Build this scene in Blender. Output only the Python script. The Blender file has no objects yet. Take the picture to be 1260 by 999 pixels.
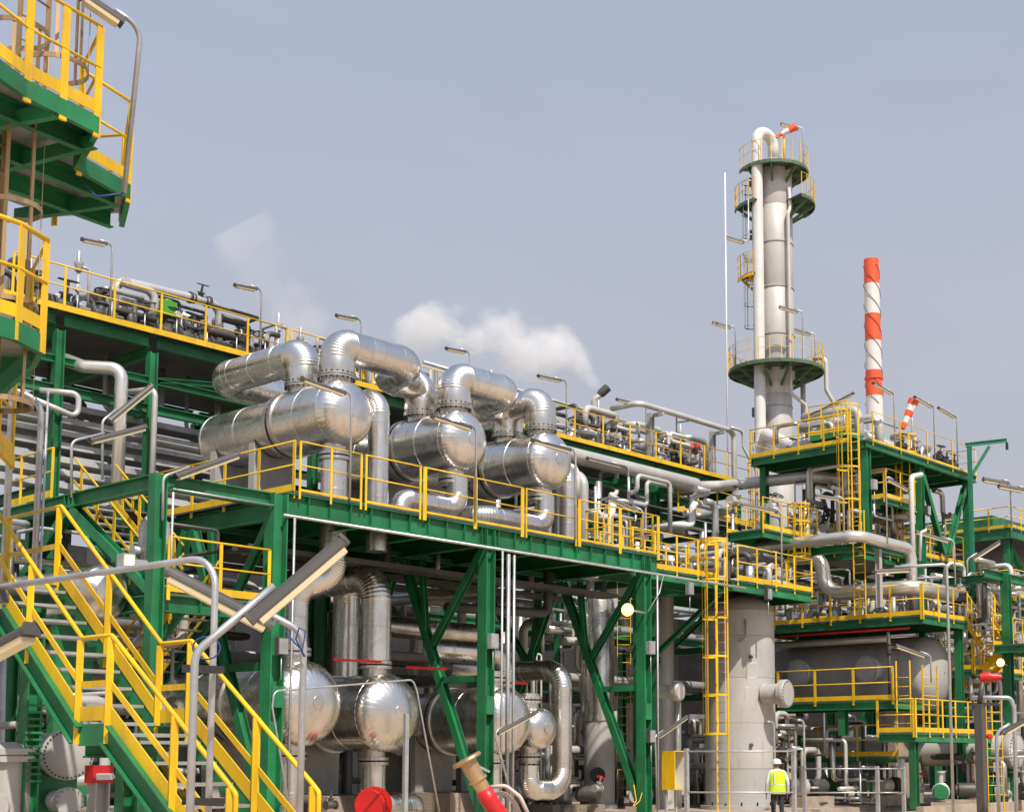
import bpy, math, random
import numpy as np
from mathutils import Vector, Matrix
R = math.radians
sc = bpy.context.scene
C = sc.collection

# ---------------------------------------------------------------- camera
# world axes: X runs along the pipe rack (right and away), Y runs back from it (left and away), Z up, metres
FPX, PPX, PPY, TILT, AZ, CAMZ = 1725.0, 740.0, 740.0, R(6.35), R(40.7), 1.8
FW = Vector((math.cos(AZ)*math.cos(TILT), math.sin(AZ)*math.cos(TILT), math.sin(TILT)))
RT = Vector((math.sin(AZ), -math.cos(AZ), 0))
UP = RT.cross(FW)
cam = bpy.data.cameras.new('camera')
co = bpy.data.objects.new('camera', cam); C.objects.link(co)
co.matrix_world = Matrix((( RT.x, UP.x, -FW.x, 0), (RT.y, UP.y, -FW.y, 0), (RT.z, UP.z, -FW.z, CAMZ), (0, 0, 0, 1)))
cam.sensor_width = 36; cam.lens = FPX/1260*36
cam.shift_x = (630-PPX)/1260; cam.shift_y = (PPY-499.5)/1260
cam.clip_start = .1; cam.clip_end = 5000
sc.camera = co

# ---------------------------------------------------------------- sky and sun
SUN_AZ, SUN_EL = R(246), R(54)          # direction towards the sun, measured from +X
sd = Vector((math.cos(SUN_AZ)*math.cos(SUN_EL), math.sin(SUN_AZ)*math.cos(SUN_EL), math.sin(SUN_EL)))
w = bpy.data.worlds.new('World'); sc.world = w; w.use_nodes = True
nt = w.node_tree
bg = nt.nodes['Background']
sky = nt.nodes.new('ShaderNodeTexSky'); sky.sky_type = 'NISHITA'; sky.sun_disc = False
sky.sun_elevation = SUN_EL; sky.sun_rotation = R(90)-SUN_AZ
sky.air_density = 1.0; sky.dust_density = 1.0; sky.ozone_density = 3.0; sky.altitude = 0
# desert haze: the clear sky fades into pale dust towards the horizon, the same all round
geo = nt.nodes.new('ShaderNodeTexCoord'); sx = nt.nodes.new('ShaderNodeSeparateXYZ'); nt.links.new(geo.outputs['Generated'], sx.inputs[0])
hz = nt.nodes.new('ShaderNodeMapRange'); hz.interpolation_type = 'SMOOTHSTEP'
hz.inputs['From Min'].default_value = .15; hz.inputs['From Max'].default_value = .85; hz.inputs['To Min'].default_value = .97; hz.inputs['To Max'].default_value = .42
nt.links.new(sx.outputs['Z'], hz.inputs['Value'])
hm = nt.nodes.new('ShaderNodeMix'); hm.data_type = 'RGBA'; hm.inputs['B'].default_value = (3.28, 3.34, 3.70, 1)
sm_ = nt.nodes.new('ShaderNodeVectorMath'); sm_.operation = 'SCALE'; sm_.inputs['Scale'].default_value = 1.65
nt.links.new(sky.outputs[0], sm_.inputs[0])
cn = nt.nodes.new('ShaderNodeTexNoise'); cn.inputs['Scale'].default_value = 2.2; cn.inputs['Detail'].default_value = 6; cn.inputs['Distortion'].default_value = .6
cs = nt.nodes.new('ShaderNodeVectorMath'); cs.operation = 'MULTIPLY'; cs.inputs[1].default_value = (1, 1, 3.2); nt.links.new(geo.outputs['Generated'], cs.inputs[0]); nt.links.new(cs.outputs[0], cn.inputs['Vector'])
cr = nt.nodes.new('ShaderNodeMapRange'); cr.inputs['From Min'].default_value = .35; cr.inputs['From Max'].default_value = .75; cr.inputs['To Min'].default_value = .985; cr.inputs['To Max'].default_value = 1.06
nt.links.new(cn.outputs[0], cr.inputs['Value'])
cm = nt.nodes.new('ShaderNodeVectorMath'); cm.operation = 'SCALE'; nt.links.new(hm.outputs['Result'], cm.inputs[0]); nt.links.new(cr.outputs[0], cm.inputs['Scale'])
nt.links.new(hz.outputs[0], hm.inputs['Factor']); nt.links.new(sm_.outputs[0], hm.inputs['A']); nt.links.new(cm.outputs[0], bg.inputs['Color'])
bg.inputs['Strength'].default_value = .148
sun = bpy.data.lights.new('sun', 'SUN'); sun.energy = 5.0; sun.angle = R(.9); sun.color = (1, .92, .80)
so = bpy.data.objects.new('sun', sun); C.objects.link(so)
so.rotation_euler = sd.to_track_quat('Z', 'Y').to_euler(); so.location = (0, 0, 60)
sc.view_settings.view_transform = 'Standard'; sc.view_settings.look = 'None'
sc.view_settings.gamma = 1; sc.view_settings.exposure = 0; sc.view_settings.use_curve_mapping = False
sc.cycles.use_denoising = True
sc.cycles.max_bounces = 8; sc.cycles.volume_bounces = 6; sc.cycles.diffuse_bounces = 4; sc.cycles.glossy_bounces = 4; sc.cycles.transparent_max_bounces = 12; sc.cycles.volume_step_rate = 1.0
sc.cycles.caustics_reflective = False; sc.cycles.caustics_refractive = False

# ---------------------------------------------------------------- materials
MATS = {}
def mat(name, col, rough=.5, metal=0., var=.12, scale=1.2, bump=0., bscale=30., dirt=0., dcol=(.12, .09, .06), spec=.5, emit=None, estr=0, coat=0., rust=0.):
    m = bpy.data.materials.new(name); m.use_nodes = True
    n = m.node_tree; b = n.nodes['Principled BSDF']; L = n.links
    b.inputs['Roughness'].default_value = rough; b.inputs['Metallic'].default_value = metal
    b.inputs['Specular IOR Level'].default_value = spec
    if coat: b.inputs['Coat Weight'].default_value = coat; b.inputs['Coat Roughness'].default_value = .2
    tc = n.nodes.new('ShaderNodeNewGeometry')
    nz = n.nodes.new('ShaderNodeTexNoise'); nz.inputs['Scale'].default_value = scale; nz.inputs['Detail'].default_value = 6
    L.new(tc.outputs['Position'], nz.inputs['Vector'])
    mp = n.nodes.new('ShaderNodeMapRange'); mp.inputs['From Min'].default_value = .3; mp.inputs['From Max'].default_value = .7
    mp.inputs['To Min'].default_value = 1-var; mp.inputs['To Max'].default_value = 1+var
    L.new(nz.outputs[0], mp.inputs['Value'])
    # each object a little different, as painted batches are
    oi = n.nodes.new('ShaderNodeObjectInfo')
    mo = n.nodes.new('ShaderNodeMapRange'); mo.inputs['To Min'].default_value = 1-var*.6; mo.inputs['To Max'].default_value = 1+var*.6
    L.new(oi.outputs['Random'], mo.inputs['Value'])
    mm = n.nodes.new('ShaderNodeMath'); mm.operation = 'MULTIPLY'; L.new(mp.outputs[0], mm.inputs[0]); L.new(mo.outputs[0], mm.inputs[1])
    mx = n.nodes.new('ShaderNodeVectorMath'); mx.operation = 'SCALE'; mx.inputs[0].default_value = col
    L.new(mm.outputs[0], mx.inputs['Scale'])
    out = mx.outputs[0]
    if dirt:
        n2 = n.nodes.new('ShaderNodeTexNoise'); n2.inputs['Scale'].default_value = 2.2; n2.inputs['Detail'].default_value = 9; n2.inputs['Roughness'].default_value = .7
        st = n.nodes.new('ShaderNodeVectorMath'); st.operation = 'MULTIPLY'; st.inputs[1].default_value = (1.5, 1.5, .45)
        L.new(tc.outputs['Position'], st.inputs[0]); L.new(st.outputs[0], n2.inputs['Vector'])
        m2 = n.nodes.new('ShaderNodeMapRange'); m2.inputs['From Min'].default_value = .5; m2.inputs['From Max'].default_value = .75; m2.inputs['To Max'].default_value = dirt
        L.new(n2.outputs[0], m2.inputs['Value'])
        mi = n.nodes.new('ShaderNodeMix'); mi.data_type = 'RGBA'; mi.inputs['B'].default_value = (*dcol, 1)
        L.new(m2.outputs[0], mi.inputs['Factor']); L.new(out, mi.inputs['A']); out = mi.outputs['Result']
        rr = n.nodes.new('ShaderNodeMath'); rr.operation = 'MULTIPLY_ADD'; rr.inputs[1].default_value = .35; rr.inputs[2].default_value = rough
        L.new(m2.outputs[0], rr.inputs[0]); L.new(rr.outputs[0], b.inputs['Roughness'])
    if rust:      # chipped spots and short runs of rust
        n4 = n.nodes.new('ShaderNodeTexNoise'); n4.inputs['Scale'].default_value = 5.; n4.inputs['Detail'].default_value = 8; n4.inputs['Roughness'].default_value = .75
        s4 = n.nodes.new('ShaderNodeVectorMath'); s4.operation = 'MULTIPLY'; s4.inputs[1].default_value = (1.6, 1.6, .5)
        L.new(tc.outputs['Position'], s4.inputs[0]); L.new(s4.outputs[0], n4.inputs['Vector'])
        m4 = n.nodes.new('ShaderNodeMapRange'); m4.inputs['From Min'].default_value = .63; m4.inputs['From Max'].default_value = .74; m4.inputs['To Max'].default_value = rust
        L.new(n4.outputs[0], m4.inputs['Value'])
        i4 = n.nodes.new('ShaderNodeMix'); i4.data_type = 'RGBA'; i4.inputs['B'].default_value = (.14, .06, .025, 1)
        L.new(m4.outputs[0], i4.inputs['Factor']); L.new(out, i4.inputs['A']); out = i4.outputs['Result']
    L.new(out, b.inputs['Base Color'])
    if bump:
        n3 = n.nodes.new('ShaderNodeTexNoise'); n3.inputs['Scale'].default_value = bscale; n3.inputs['Detail'].default_value = 3
        L.new(tc.outputs['Position'], n3.inputs['Vector'])
        bp = n.nodes.new('ShaderNodeBump'); bp.inputs['Strength'].default_value = bump; bp.inputs['Distance'].default_value = .05
        L.new(n3.outputs[0], bp.inputs['Height']); L.new(bp.outputs[0], b.inputs['Normal'])
    if emit:
        b.inputs['Emission Color'].default_value = (*emit, 1); b.inputs['Emission Strength'].default_value = estr
    MATS[name] = m; return m
GREEN = mat('green_steel_paint', (.014, .175, .063), .5, var=.3, scale=1.6, dirt=.6, dcol=(.05, .085, .05), rust=.5)
TEAL = mat('aged_green_paint', (.03, .22, .13), .5, var=.15, dirt=.3, dcol=(.06, .1, .07))
YEL = mat('yellow_safety_paint', (.80, .50, .010), .45, var=.16, dirt=.55, dcol=(.34, .2, .04), rust=.4)
CLAD = mat('aluminium_cladding', (.77, .74, .69), .27, 1., var=.10, scale=1.6, bump=.18, bscale=1.6, dirt=.6, dcol=(.38, .335, .275))
CLADS = mat('satin_pipe_jacket', (.74, .72, .68), .34, .75, var=.07, scale=2.0, dirt=.3, dcol=(.45, .4, .34))
CLADF = mat('dull_aluminium_cladding', (.66, .63, .58), .36, 1., var=.10, scale=2.5, bump=.06, bscale=4., dirt=.4, dcol=(.38, .33, .27))
GALV = mat('galvanised_steel', (.48, .49, .50), .45, .6, var=.15, scale=6, dirt=.2)
GREYP = mat('grey_vessel_paint', (.43, .42, .40), .5, var=.10, scale=.8, dirt=.55, dcol=(.25, .215, .18), rust=.3)
SILV = mat('silver_pipe_paint', (.56, .55, .53), .36, .35, var=.10, dirt=.35, dcol=(.32, .29, .25))
TOWER = mat('pale_tower_cladding', (.55, .535, .505), .42, .15, var=.09, scale=.6, dirt=.45, dcol=(.36, .32, .275), rust=.2)
WHITE = mat('white_paint', (.66, .66, .64), .45, var=.05)
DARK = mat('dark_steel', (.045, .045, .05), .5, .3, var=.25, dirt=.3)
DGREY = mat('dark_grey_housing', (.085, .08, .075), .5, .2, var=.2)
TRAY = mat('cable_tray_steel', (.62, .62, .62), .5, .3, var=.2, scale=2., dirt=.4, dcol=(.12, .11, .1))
RED = mat('red_paint', (.50, .014, .012), .38, var=.12)
ORANGE = mat('orange_paint', (.78, .10, .03), .5, var=.08)
CREAM = mat('lamp_diffuser', (.80, .70, .46), .3, var=.04)
CONC = mat('concrete', (.38, .31, .245), .85, var=.2, scale=1.5, bump=.4, bscale=18, dirt=.7, dcol=(.17, .10, .065))
GROUND = mat('sandy_concrete_ground', (.42, .325, .235), .9, var=.2, scale=.5, bump=.3, bscale=9, dirt=.45, dcol=(.26, .19, .13))
GRATE = mat('grating_steel', (.13, .13, .13), .6, .3, var=.2, dirt=.4)
BRASS_SHADE = mat('tarnished_bronze_and_cage_shade', (.50, .33, .17), .38, .7, var=.2, dirt=.5, dcol=(.22, .14, .08))  # also colours the platform ladder cages, where the brown is painted shade
HOSE = mat('canvas_hose', (.52, .47, .40), .8, var=.12)
BLUE = mat('blue_cable', (.02, .06, .22), .5)
LIME = mat('lime_green_paint', (.07, .30, .03), .45, var=.1)
VEST = mat('hi_vis_fabric', (.58, .85, .02), .7, var=.08, bump=.3, bscale=14)
TAPE = mat('reflective_tape', (.55, .60, .45), .4)
SHIRT = mat('pale_shirt', (.60, .64, .70), .8, var=.1, bump=.3, bscale=12)
TROUS = mat('dark_trousers', (.03, .03, .035), .8, var=.1)
SKIN = mat('skin', (.30, .17, .11), .6, var=.05)
GOLDL = mat('lit_lamp_glass', (1, .62, .2), .3, emit=(1, .48, .07), estr=9)
WARML = mat('lit_lantern_glass', (1, .8, .4), .3, emit=(1, .62, .18), estr=5)
OLIVE = mat('haze_washed_olive', (.075, .145, .07), .6, var=.2, dirt=.4, dcol=(.2, .17, .1))  # tower platform green desaturated, distance haze put into the colour
ORVEST = mat('signal_orange', (.85, .09, .02), .6)

# ---------------------------------------------------------------- mesh builder
Z = Vector((0, 0, 1))
def V(*a): return Vector(a)
class MB:
    def __init__(s): s.v = []; s.f = []; s.sm = []
    def add(s, vs, fs, sm=False):
        o = len(s.v); s.v.extend([tuple(x) for x in vs])
        for f in fs: s.f.append(tuple(i+o for i in f)); s.sm.append(sm)
        return s
    def hexa(s, c, a, b, d):
        vs = [c+i*a+j*b+k*d for i in (-1, 1) for j in (-1, 1) for k in (-1, 1)]
        fs = [(0, 1, 3, 2), (4, 6, 7, 5), (0, 4, 5, 1), (2, 3, 7, 6), (0, 2, 6, 4), (1, 5, 7, 3)]
        if a.cross(b).dot(d) < 0: fs = [f[::-1] for f in fs]
        return s.add(vs, fs)
    def box(s, a, b):
        a, b = Vector(a), Vector(b); c = (a+b)/2; h = (b-a)/2
        return s.hexa(c, V(h.x, 0, 0), V(0, h.y, 0), V(0, 0, h.z))
    def frame(s, p, q, up):
        d = (q-p).normalized(); u = up-d*up.dot(d)
        if u.length < 1e-3: u = V(0, 1, 0)-d*d.y
        u.normalize(); return d, d.cross(u), u
    def bar(s, p, q, w, h, up=Z):
        p, q = Vector(p), Vector(q); d, x, u = s.frame(p, q, up)
        return s.hexa((p+q)/2, (q-p)/2, x*w/2, u*h/2)
    def prof(s, p, q, pts, up=Z):
        "extrude a closed 2-D outline (side, up) from p to q"
        p, q = Vector(p), Vector(q); d, x, u = s.frame(p, q, up); n = len(pts)
        vs = [p+x*a+u*b for a, b in pts]+[q+x*a+u*b for a, b in pts]
        fs = [(i, (i+1) % n, n+(i+1) % n, n+i) for i in range(n)]+[tuple(range(n))[::-1], tuple(range(n, 2*n))]
        return s.add(vs, fs)
    def ibeam(s, p, q, h=.4, w=.2, up=Z, t=.022):
        a, b, k = w/2, h/2, t*.7/1
        return s.prof(p, q, [(-a, -b), (a, -b), (a, -b+t), (k/2, -b+t), (k/2, b-t), (a, b-t), (a, b), (-a, b), (-a, b-t), (-k/2, b-t), (-k/2, -b+t), (-a, -b+t)], up)
    def chan(s, p, q, h=.25, w=.08, up=Z, t=.014, side=1):
        b = h/2; pts = [(0, -b), (w*side, -b), (w*side, -b+t), (t*side, -b+t), (t*side, b-t), (w*side, b-t), (w*side, b), (0, b)]
        return s.prof(p, q, pts if side > 0 else pts[::-1], up)
    def angle(s, p, q, a=.08, up=Z, t=.01, side=1):
        pts = [(0, 0), (a*side, 0), (a*side, t), (t*side, t), (t*side, a), (0, a)]
        return s.prof(p, q, pts if side > 0 else pts[::-1], up)
    def tube(s, pts, r, n=12, bend=None, k=5, cap=True, gore=False):
        "swept pipe along a polyline; corners rounded with radius bend; gore: facetted cladding elbows"
        P = [Vector(p) for p in pts]; path = []
        if bend and len(P) > 2:
            path.append((P[0], 0))
            for i in range(1, len(P)-1):
                a = (P[i-1]-P[i]); b = (P[i+1]-P[i]); la, lb = a.length, b.length; a.normalize(); b.normalize()
                ang = a.angle(b)
                if abs(ang-math.pi) < .02: path.append((P[i], 0)); continue
                t = min(bend/math.tan(ang/2), la*.499, lb*.499); rr = t*math.tan(ang/2)
                c = P[i]+(a+b).normalized()*(rr/math.sin(ang/2))
                s0 = P[i]+a*t-c; e0 = P[i]+b*t-c; tot = s0.angle(e0); ax = s0.cross(e0).normalized()
                for j in range(k+1): path.append((c+Matrix.Rotation(tot*j/k, 3, ax) @ s0, 1 if j else 0))
            path.append((P[-1], 0))
        else: path = [(p, 0) for p in P]
        pp = [path[0]]
        for x in path[1:]:
            if (x[0]-pp[-1][0]).length > 1e-5: pp.append(x)
        P = [x[0] for x in pp]
        d0 = (P[1]-P[0]).normalized(); ref = Z if abs(d0.z) < .9 else V(1, 0, 0)
        x = d0.cross(ref).normalized(); rings = []
        for i, p in enumerate(P):
            if i == 0: t = d0
            elif i == len(P)-1: t = (P[i]-P[i-1]).normalized()
            else: t = ((P[i]-P[i-1]).normalized()+(P[i+1]-P[i]).normalized()).normalized()
            x = (x-t*x.dot(t)).normalized(); y = t.cross(x)
            m = 1.
            if 0 < i < len(P)-1:
                cs = (P[i]-P[i-1]).normalized().dot(t); m = 1/max(cs, .5)
            rings.append([p+(x*math.cos(2*math.pi*j/n)+y*math.sin(2*math.pi*j/n))*r for j in range(n)])
        if gore:
            for i in range(len(rings)-1):
                cA, cB = P[i], P[i+1]; cM = (cA+cB)/2
                A, B = rings[i], rings[i+1]
                if (cB-cA).length < r*.9:      # one swelling gore of a clad elbow
                    Mq = [cM+((x_+y_)/2-cM)*1.05 for x_, y_ in zip(A, B)]
                    s.add(A+Mq+B, [(k2*n+j, k2*n+(j+1) % n, (k2+1)*n+(j+1) % n, (k2+1)*n+j) for k2 in (0, 1) for j in range(n)], True)
                else: s.add(A+B, [(j, (j+1) % n, n+(j+1) % n, n+j) for j in range(n)], True)
            if cap: s.add(rings[0], [tuple(range(n))[::-1]]); s.add(rings[-1], [tuple(range(n))])
        else:
            vs = [q for rg in rings for q in rg]; o = len(s.v)
            s.add(vs, [(i*n+j, i*n+(j+1) % n, (i+1)*n+(j+1) % n, (i+1)*n+j) for i in range(len(rings)-1) for j in range(n)], True)
            if cap:
                s.f.append(tuple(o+j for j in range(n))[::-1]); s.sm.append(False)
                s.f.append(tuple(o+(len(rings)-1)*n+j for j in range(n))); s.sm.append(False)
        return s
    def lathe(s, p, ax, prof, n=24, petals=False, a0=0, a1=2*math.pi):
        "revolve (along, radius) pairs about the axis from p"
        p = Vector(p); d = Vector(ax).normalized(); ref = Z if abs(d.z) < .9 else V(1, 0, 0)
        x = d.cross(ref).normalized(); y = d.cross(x)
        full = abs(a1-a0-2*math.pi) < 1e-6; m = n if full else n+1
        def pt(t, r, j): a = a0+(a1-a0)*j/n; return p+d*t+(x*math.cos(a)+y*math.sin(a))*r
        segs = [[prof[0]]]
        for i in range(1, len(prof)):
            segs[-1].append(prof[i])
            if i < len(prof)-1:
                a = Vector((prof[i][0]-prof[i-1][0], prof[i][1]-prof[i-1][1])); b = Vector((prof[i+1][0]-prof[i][0], prof[i+1][1]-prof[i][1]))
                if a.length > 1e-6 and b.length > 1e-6 and a.angle(b) > .6: segs.append([prof[i]])
        for sg in segs:
            if petals:
                for j in range(n):
                    vs = [pt(t, r*(1.017 if jj == j+.5 else 1.0), jj) for t, r in sg for jj in (j, j+.5, j+1)]
                    s.add(vs, [(3*i+e, 3*i+3+e, 3*i+4+e, 3*i+1+e) for i in range(len(sg)-1) for e in (0, 1)], True)
            else:
                vs = [pt(t, r, j) for t, r in sg for j in range(m)]
                fs = []
                for i in range(len(sg)-1):
                    for j in range(n):
                        j2 = (j+1) % m
                        fs.append((i*m+j, (i+1)*m+j, (i+1)*m+j2, i*m+j2))
                s.add(vs, fs, True)
        return s
    def torus(s, c, ax, R_, r, n=20, k=6):
        c = Vector(c); d = Vector(ax).normalized(); ref = Z if abs(d.z) < .9 else V(1, 0, 0)
        x = d.cross(ref).normalized(); y = d.cross(x); vs = []
        for i in range(n):
            a = 2*math.pi*i/n; e = x*math.cos(a)+y*math.sin(a)
            for j in range(k):
                b = 2*math.pi*j/k; vs.append(c+e*(R_+r*math.cos(b))+d*r*math.sin(b))
        return s.add(vs, [(i*k+j, ((i+1) % n)*k+j, ((i+1) % n)*k+(j+1) % k, i*k+(j+1) % k) for i in range(n) for j in range(k)], True)
    def plate(s, poly, t, up=Z):
        "a flat polygon with thickness t below it"
        P = [Vector(p) for p in poly]; n = len(P); Q = [p-up*t for p in P]
        nrm = (P[1]-P[0]).cross(P[2]-P[0])
        fs = [tuple(range(n)), tuple(range(n, 2*n))[::-1]]+[(i, n+i, n+(i+1) % n, (i+1) % n) for i in range(n)]
        if nrm.dot(up) < 0: fs = [f[::-1] for f in fs]
        return s.add(P+Q, fs)
    def build(s, name, m, parent=None, org=None):
        me = bpy.data.meshes.new(name)
        o0 = Vector(org) if org is not None else (parent['_o'] if parent is not None else Vector((0, 0, 0)))
        o0 = Vector(o0)
        me.from_pydata([(x[0]-o0.x, x[1]-o0.y, x[2]-o0.z) for x in s.v], [], s.f)
        me.polygons.foreach_set('use_smooth', s.sm)
        me.materials.append(m); me.update()
        o = bpy.data.objects.new(name, me); C.objects.link(o)
        if parent is None: o.location = o0
        else: o.parent = parent['o']
        return {'o': o, '_o': o0}
def lab(o, label, cat, group=None):
    o['label'] = label; o['category'] = cat
    if group: o['group'] = group
def thing(name, label, cat, loc, group=None):
    o = bpy.data.objects.new(name, None); C.objects.link(o); o.empty_display_size = .2
    o.location = loc; lab(o, label, cat, group)
    return {'o': o, '_o': Vector(loc)}
def single(mb, name, m, label, cat, group=None):
    vs = np.array(mb.v); org = ((vs[:, 0].min()+vs[:, 0].max())/2, (vs[:, 1].min()+vs[:, 1].max())/2, vs[:, 2].min())
    h = mb.build(name, m, None, org); lab(h['o'], label, cat, group); return h
def struct(mb, name, m):
    h = mb.build(name, m, None, (0, 0, 0)); h['o']['kind'] = 'structure'; return h
ORD = ['first', 'second', 'third', 'fourth', 'fifth', 'sixth', 'seventh', 'eighth', 'ninth', 'tenth', 'eleventh', 'twelfth', 'thirteenth', 'fourteenth', 'fifteenth', 'sixteenth', 'seventeenth', 'eighteenth', 'nineteenth', 'twentieth']
def at(x, y, u=None, v=None, z=None, d=None):
    "where a sight line meets a known plane of the plant (used to survey positions from the photograph)"
    r = FW+RT*((x-PPX)/FPX)-UP*((y-PPY)/FPX)
    k = u/r.x if u is not None else v/r.y if v is not None else (z-CAMZ)/r.z if z is not None else d
    return r*k+V(0, 0, CAMZ)

# ---------------------------------------------------------------- shared builders
def railing(par, pts, h=1.08, step=1.3, toe=True, post='angle', rail=.022, name='railing', pw=.075, closed=False, skip_ends=(False, False), drop=.16, m=None, mid=1, label=None, toe_h=.15):
    "yellow guard rail along deck-level points: one part, its posts, middle rails and toe boards are sub-parts"
    m = m or YEL
    P = [Vector(p) for p in pts]
    if closed: P.append(P[0])
    t = MB().tube([p+V(0, 0, h) for p in P], rail, 8)
    top = t.build(name, m, par)
    if label: top['o']['label'] = label
    for k in range(mid):
        MB().tube([p+V(0, 0, h*(k+1)/(mid+1)+.03) for p in P], rail*.85, 8).build('middle_rail', m, top)
    for a, b in zip(P, P[1:]):
        L = (b-a).length; dd = (b-a).normalized(); hz = V(dd.x, dd.y, 0).normalized(); nn = max(1, round(L/step))
        if toe and abs(dd.z) < .2: MB().bar(a+V(0, 0, .01+toe_h/2)+hz*.003, b+V(0, 0, .01+toe_h/2)-hz*.003, .012, toe_h).build('toe_board', m, top)
        for i in range(nn+1):
            if i == nn and not (b is P[-1]): continue
            if i == nn and closed: continue
            p = a+(b-a)*(i/nn); e = .02 if i == 0 else -.02 if i == nn else 0
            p = p+hz*e
            if post == 'angle': MB().prof(p+V(0, 0, -drop), p+V(0, 0, h), [(-pw/2, -.014), (pw/2, -.014), (pw/2, .006), (.0, .03), (-pw/2, .006)], V(-hz.y, hz.x, 0)).build('post', m, top)
            else: MB().tube([p, p+V(0, 0, h)], rail, 8).build('post', m, top)
    return top

def grating(par, poly, z, t=.04, name='deck_grating', m=None):
    return MB().plate([(x, y, z) for x, y in poly], t).build(name, m or GRATE, par)

def ladder(par, p, face, h, w=.45, cage_from=2.3, cage_r=.36, n_rung=None, ext=1.1, m=None, rungm=None):
    "ladder standing at p, climbed from the side `face` points to; with safety cage. Rungs, hoops and straps are sub-parts"
    m = m or YEL; p = Vector(p); f = Vector(face).normalized(); s = V(-f.y, f.x, 0)
    top = MB().bar(p+s*w/2, p+s*w/2+V(0, 0, h+ext), .02, .065, f).build('ladder_stile', m, par)
    MB().bar(p-s*w/2, p-s*w/2+V(0, 0, h+ext), .02, .065, f).build('ladder_stile', m, par)
    n = int(h/.3)
    for i in range(n):
        q = p+V(0, 0, .3*(i+1)); MB().tube([q-s*w/2, q+s*w/2], .014, 6).build('rung', rungm or m, top)
    if cage_from < h:
        zs = []; zz = cage_from
        while zz < h+ext: zs.append(zz); zz += 1.15
        zs.append(h+ext-.02)
        def hp(a): return f*(cage_r+cage_r*math.cos(a))+s*(cage_r*1.0*math.sin(a))
        arc = [R(x) for x in range(-130, 131, 20)]
        for zz in zs:
            pts = [p-s*w/2+V(0, 0, zz)]+[p+hp(a)+V(0, 0, zz) for a in arc]+[p+s*w/2+V(0, 0, zz)]
            mb = MB()
            for a, b in zip(pts, pts[1:]): mb.bar(a, b, .012, .06)
            mb.build('cage_hoop', m, par)
        for a in (-95, -48, 0, 48, 95):
            q = p+hp(R(a))*.985; MB().bar(q+V(0, 0, zs[0]), q+V(0, 0, zs[-1]), .04, .008, hp(R(a))-f*cage_r).build('cage_strap', m, par)
    return top

def lamp(p0, p1, p2, label, group=None, r=.028, w=.15, start=.12, over=.06, flip=False, bend=.18, lit=False):
    "tube lamp on a bent pole: p0 foot, p1 bend, p2 end of the arm; the light unit hangs along the arm"
    p0, p1, p2 = Vector(p0), Vector(p1), Vector(p2)
    t = thing('tube_lamp', label, 'lamp', p0, group)
    a = p2-p1; al = a.normalized()
    MB().tube([p0, p1, p1+a*min(.98, start+.22)], r, 10, bend=bend, k=6).build('pole', GALV, t)
    side = al.cross(Z).normalized(); up = side.cross(al)
    dn = -up if up.z > 0 else up
    q0 = p1+a*start+dn*(r+w*.33); q1 = p2+a*over+dn*(r+w*.33)
    out_ = [(w*.5*math.cos(R(x)), -w*.12+w*.5*math.sin(R(x))) for x in range(0, 181, 20)]
    MB().prof(q0, q1, [(-w*.5, -w*.22), (w*.5, -w*.22)]+out_, -dn).build('housing', DGREY, t)
    MB().prof(q0+al*.04+dn*w*.22, q1-al*.04+dn*w*.22, [(-w*.36, -w*.3), (w*.36, -w*.3), (w*.46, -.002), (-w*.46, -.002)], -dn).build('diffuser', CREAM, t)
    for e_ in (q0, q1): MB().prof(e_-al*.012, e_+al*.012, [(-w*.53, -w*.25), (w*.53, -w*.25), (w*.53, 0), (w*.3, w*.42), (-w*.3, w*.42), (-w*.53, 0)], -dn).build('end_cap', DGREY, t)
    return t

def flange(mb, p, d, r, t=.05, n=20): mb.lathe(Vector(p)-Vector(d).normalized()*t/2, d, [(0, 0), (0, r), (t, r), (t, 0)], n)
def bolts(par, p, d, rc, n, s=.02, l=.05, m=None):
    "ring of bolts joined into one part"
    p = Vector(p); d = Vector(d).normalized(); ref = Z if abs(d.z) < .9 else V(1, 0, 0); x = d.cross(ref).normalized(); y = d.cross(x); mb = MB()
    for i in range(n):
        a = 2*math.pi*i/n; c = p+(x*math.cos(a)+y*math.sin(a))*rc; mb.hexa(c, d*l, x*s, y*s)
    h = mb.build('bolt_ring', m or DGREY, par); h['o']['kind'] = 'stuff'; return h

def valve(p, ax, s, label, stem=Z, wheel_m=None, body_m=None, group=None, base=None):
    "gate valve: flanged body, bonnet and hand wheel; s is the pipe radius"
    p = Vector(p); ax = Vector(ax).normalized(); st = Vector(stem).normalized()
    t = thing('valve', label, 'valve', base or p, group)
    bm_ = body_m or DGREY
    b = MB().lathe(p-ax*s*2.4, ax, [(0, 0), (0, s*1.7), (s*.5, s*1.7), (s*.5, s*1.05), (s*1.5, s*1.35), (s*3.3, s*1.35), (s*4.3, s*1.05), (s*4.3, s*1.7), (s*4.8, s*1.7), (s*4.8, 0)], 14)
    b.build('body', bm_, t)
    MB().lathe(p, st, [(s*1., s*1.0), (s*2.2, s*.9), (s*2.2, s*1.3), (s*2.6, s*1.3), (s*2.6, s*.45), (s*5.2, s*.3), (s*5.2, 0)], 12).build('bonnet', bm_, t)
    c = p+st*s*5.; wr = max(s*1.9, .11)
    wm = MB().torus(c, st, wr, wr*.09, 18, 6)
    ref = Z if abs(st.z) < .9 else V(1, 0, 0); x = st.cross(ref).normalized(); y = st.cross(x)
    for a in range(3):
        e = x*math.cos(a*math.pi/3)+y*math.sin(a*math.pi/3); wm.bar(c-e*wr, c+e*wr, wr*.1, wr*.1, st)
    wm.build('hand_wheel', wheel_m or DARK, t)
    return t

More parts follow.
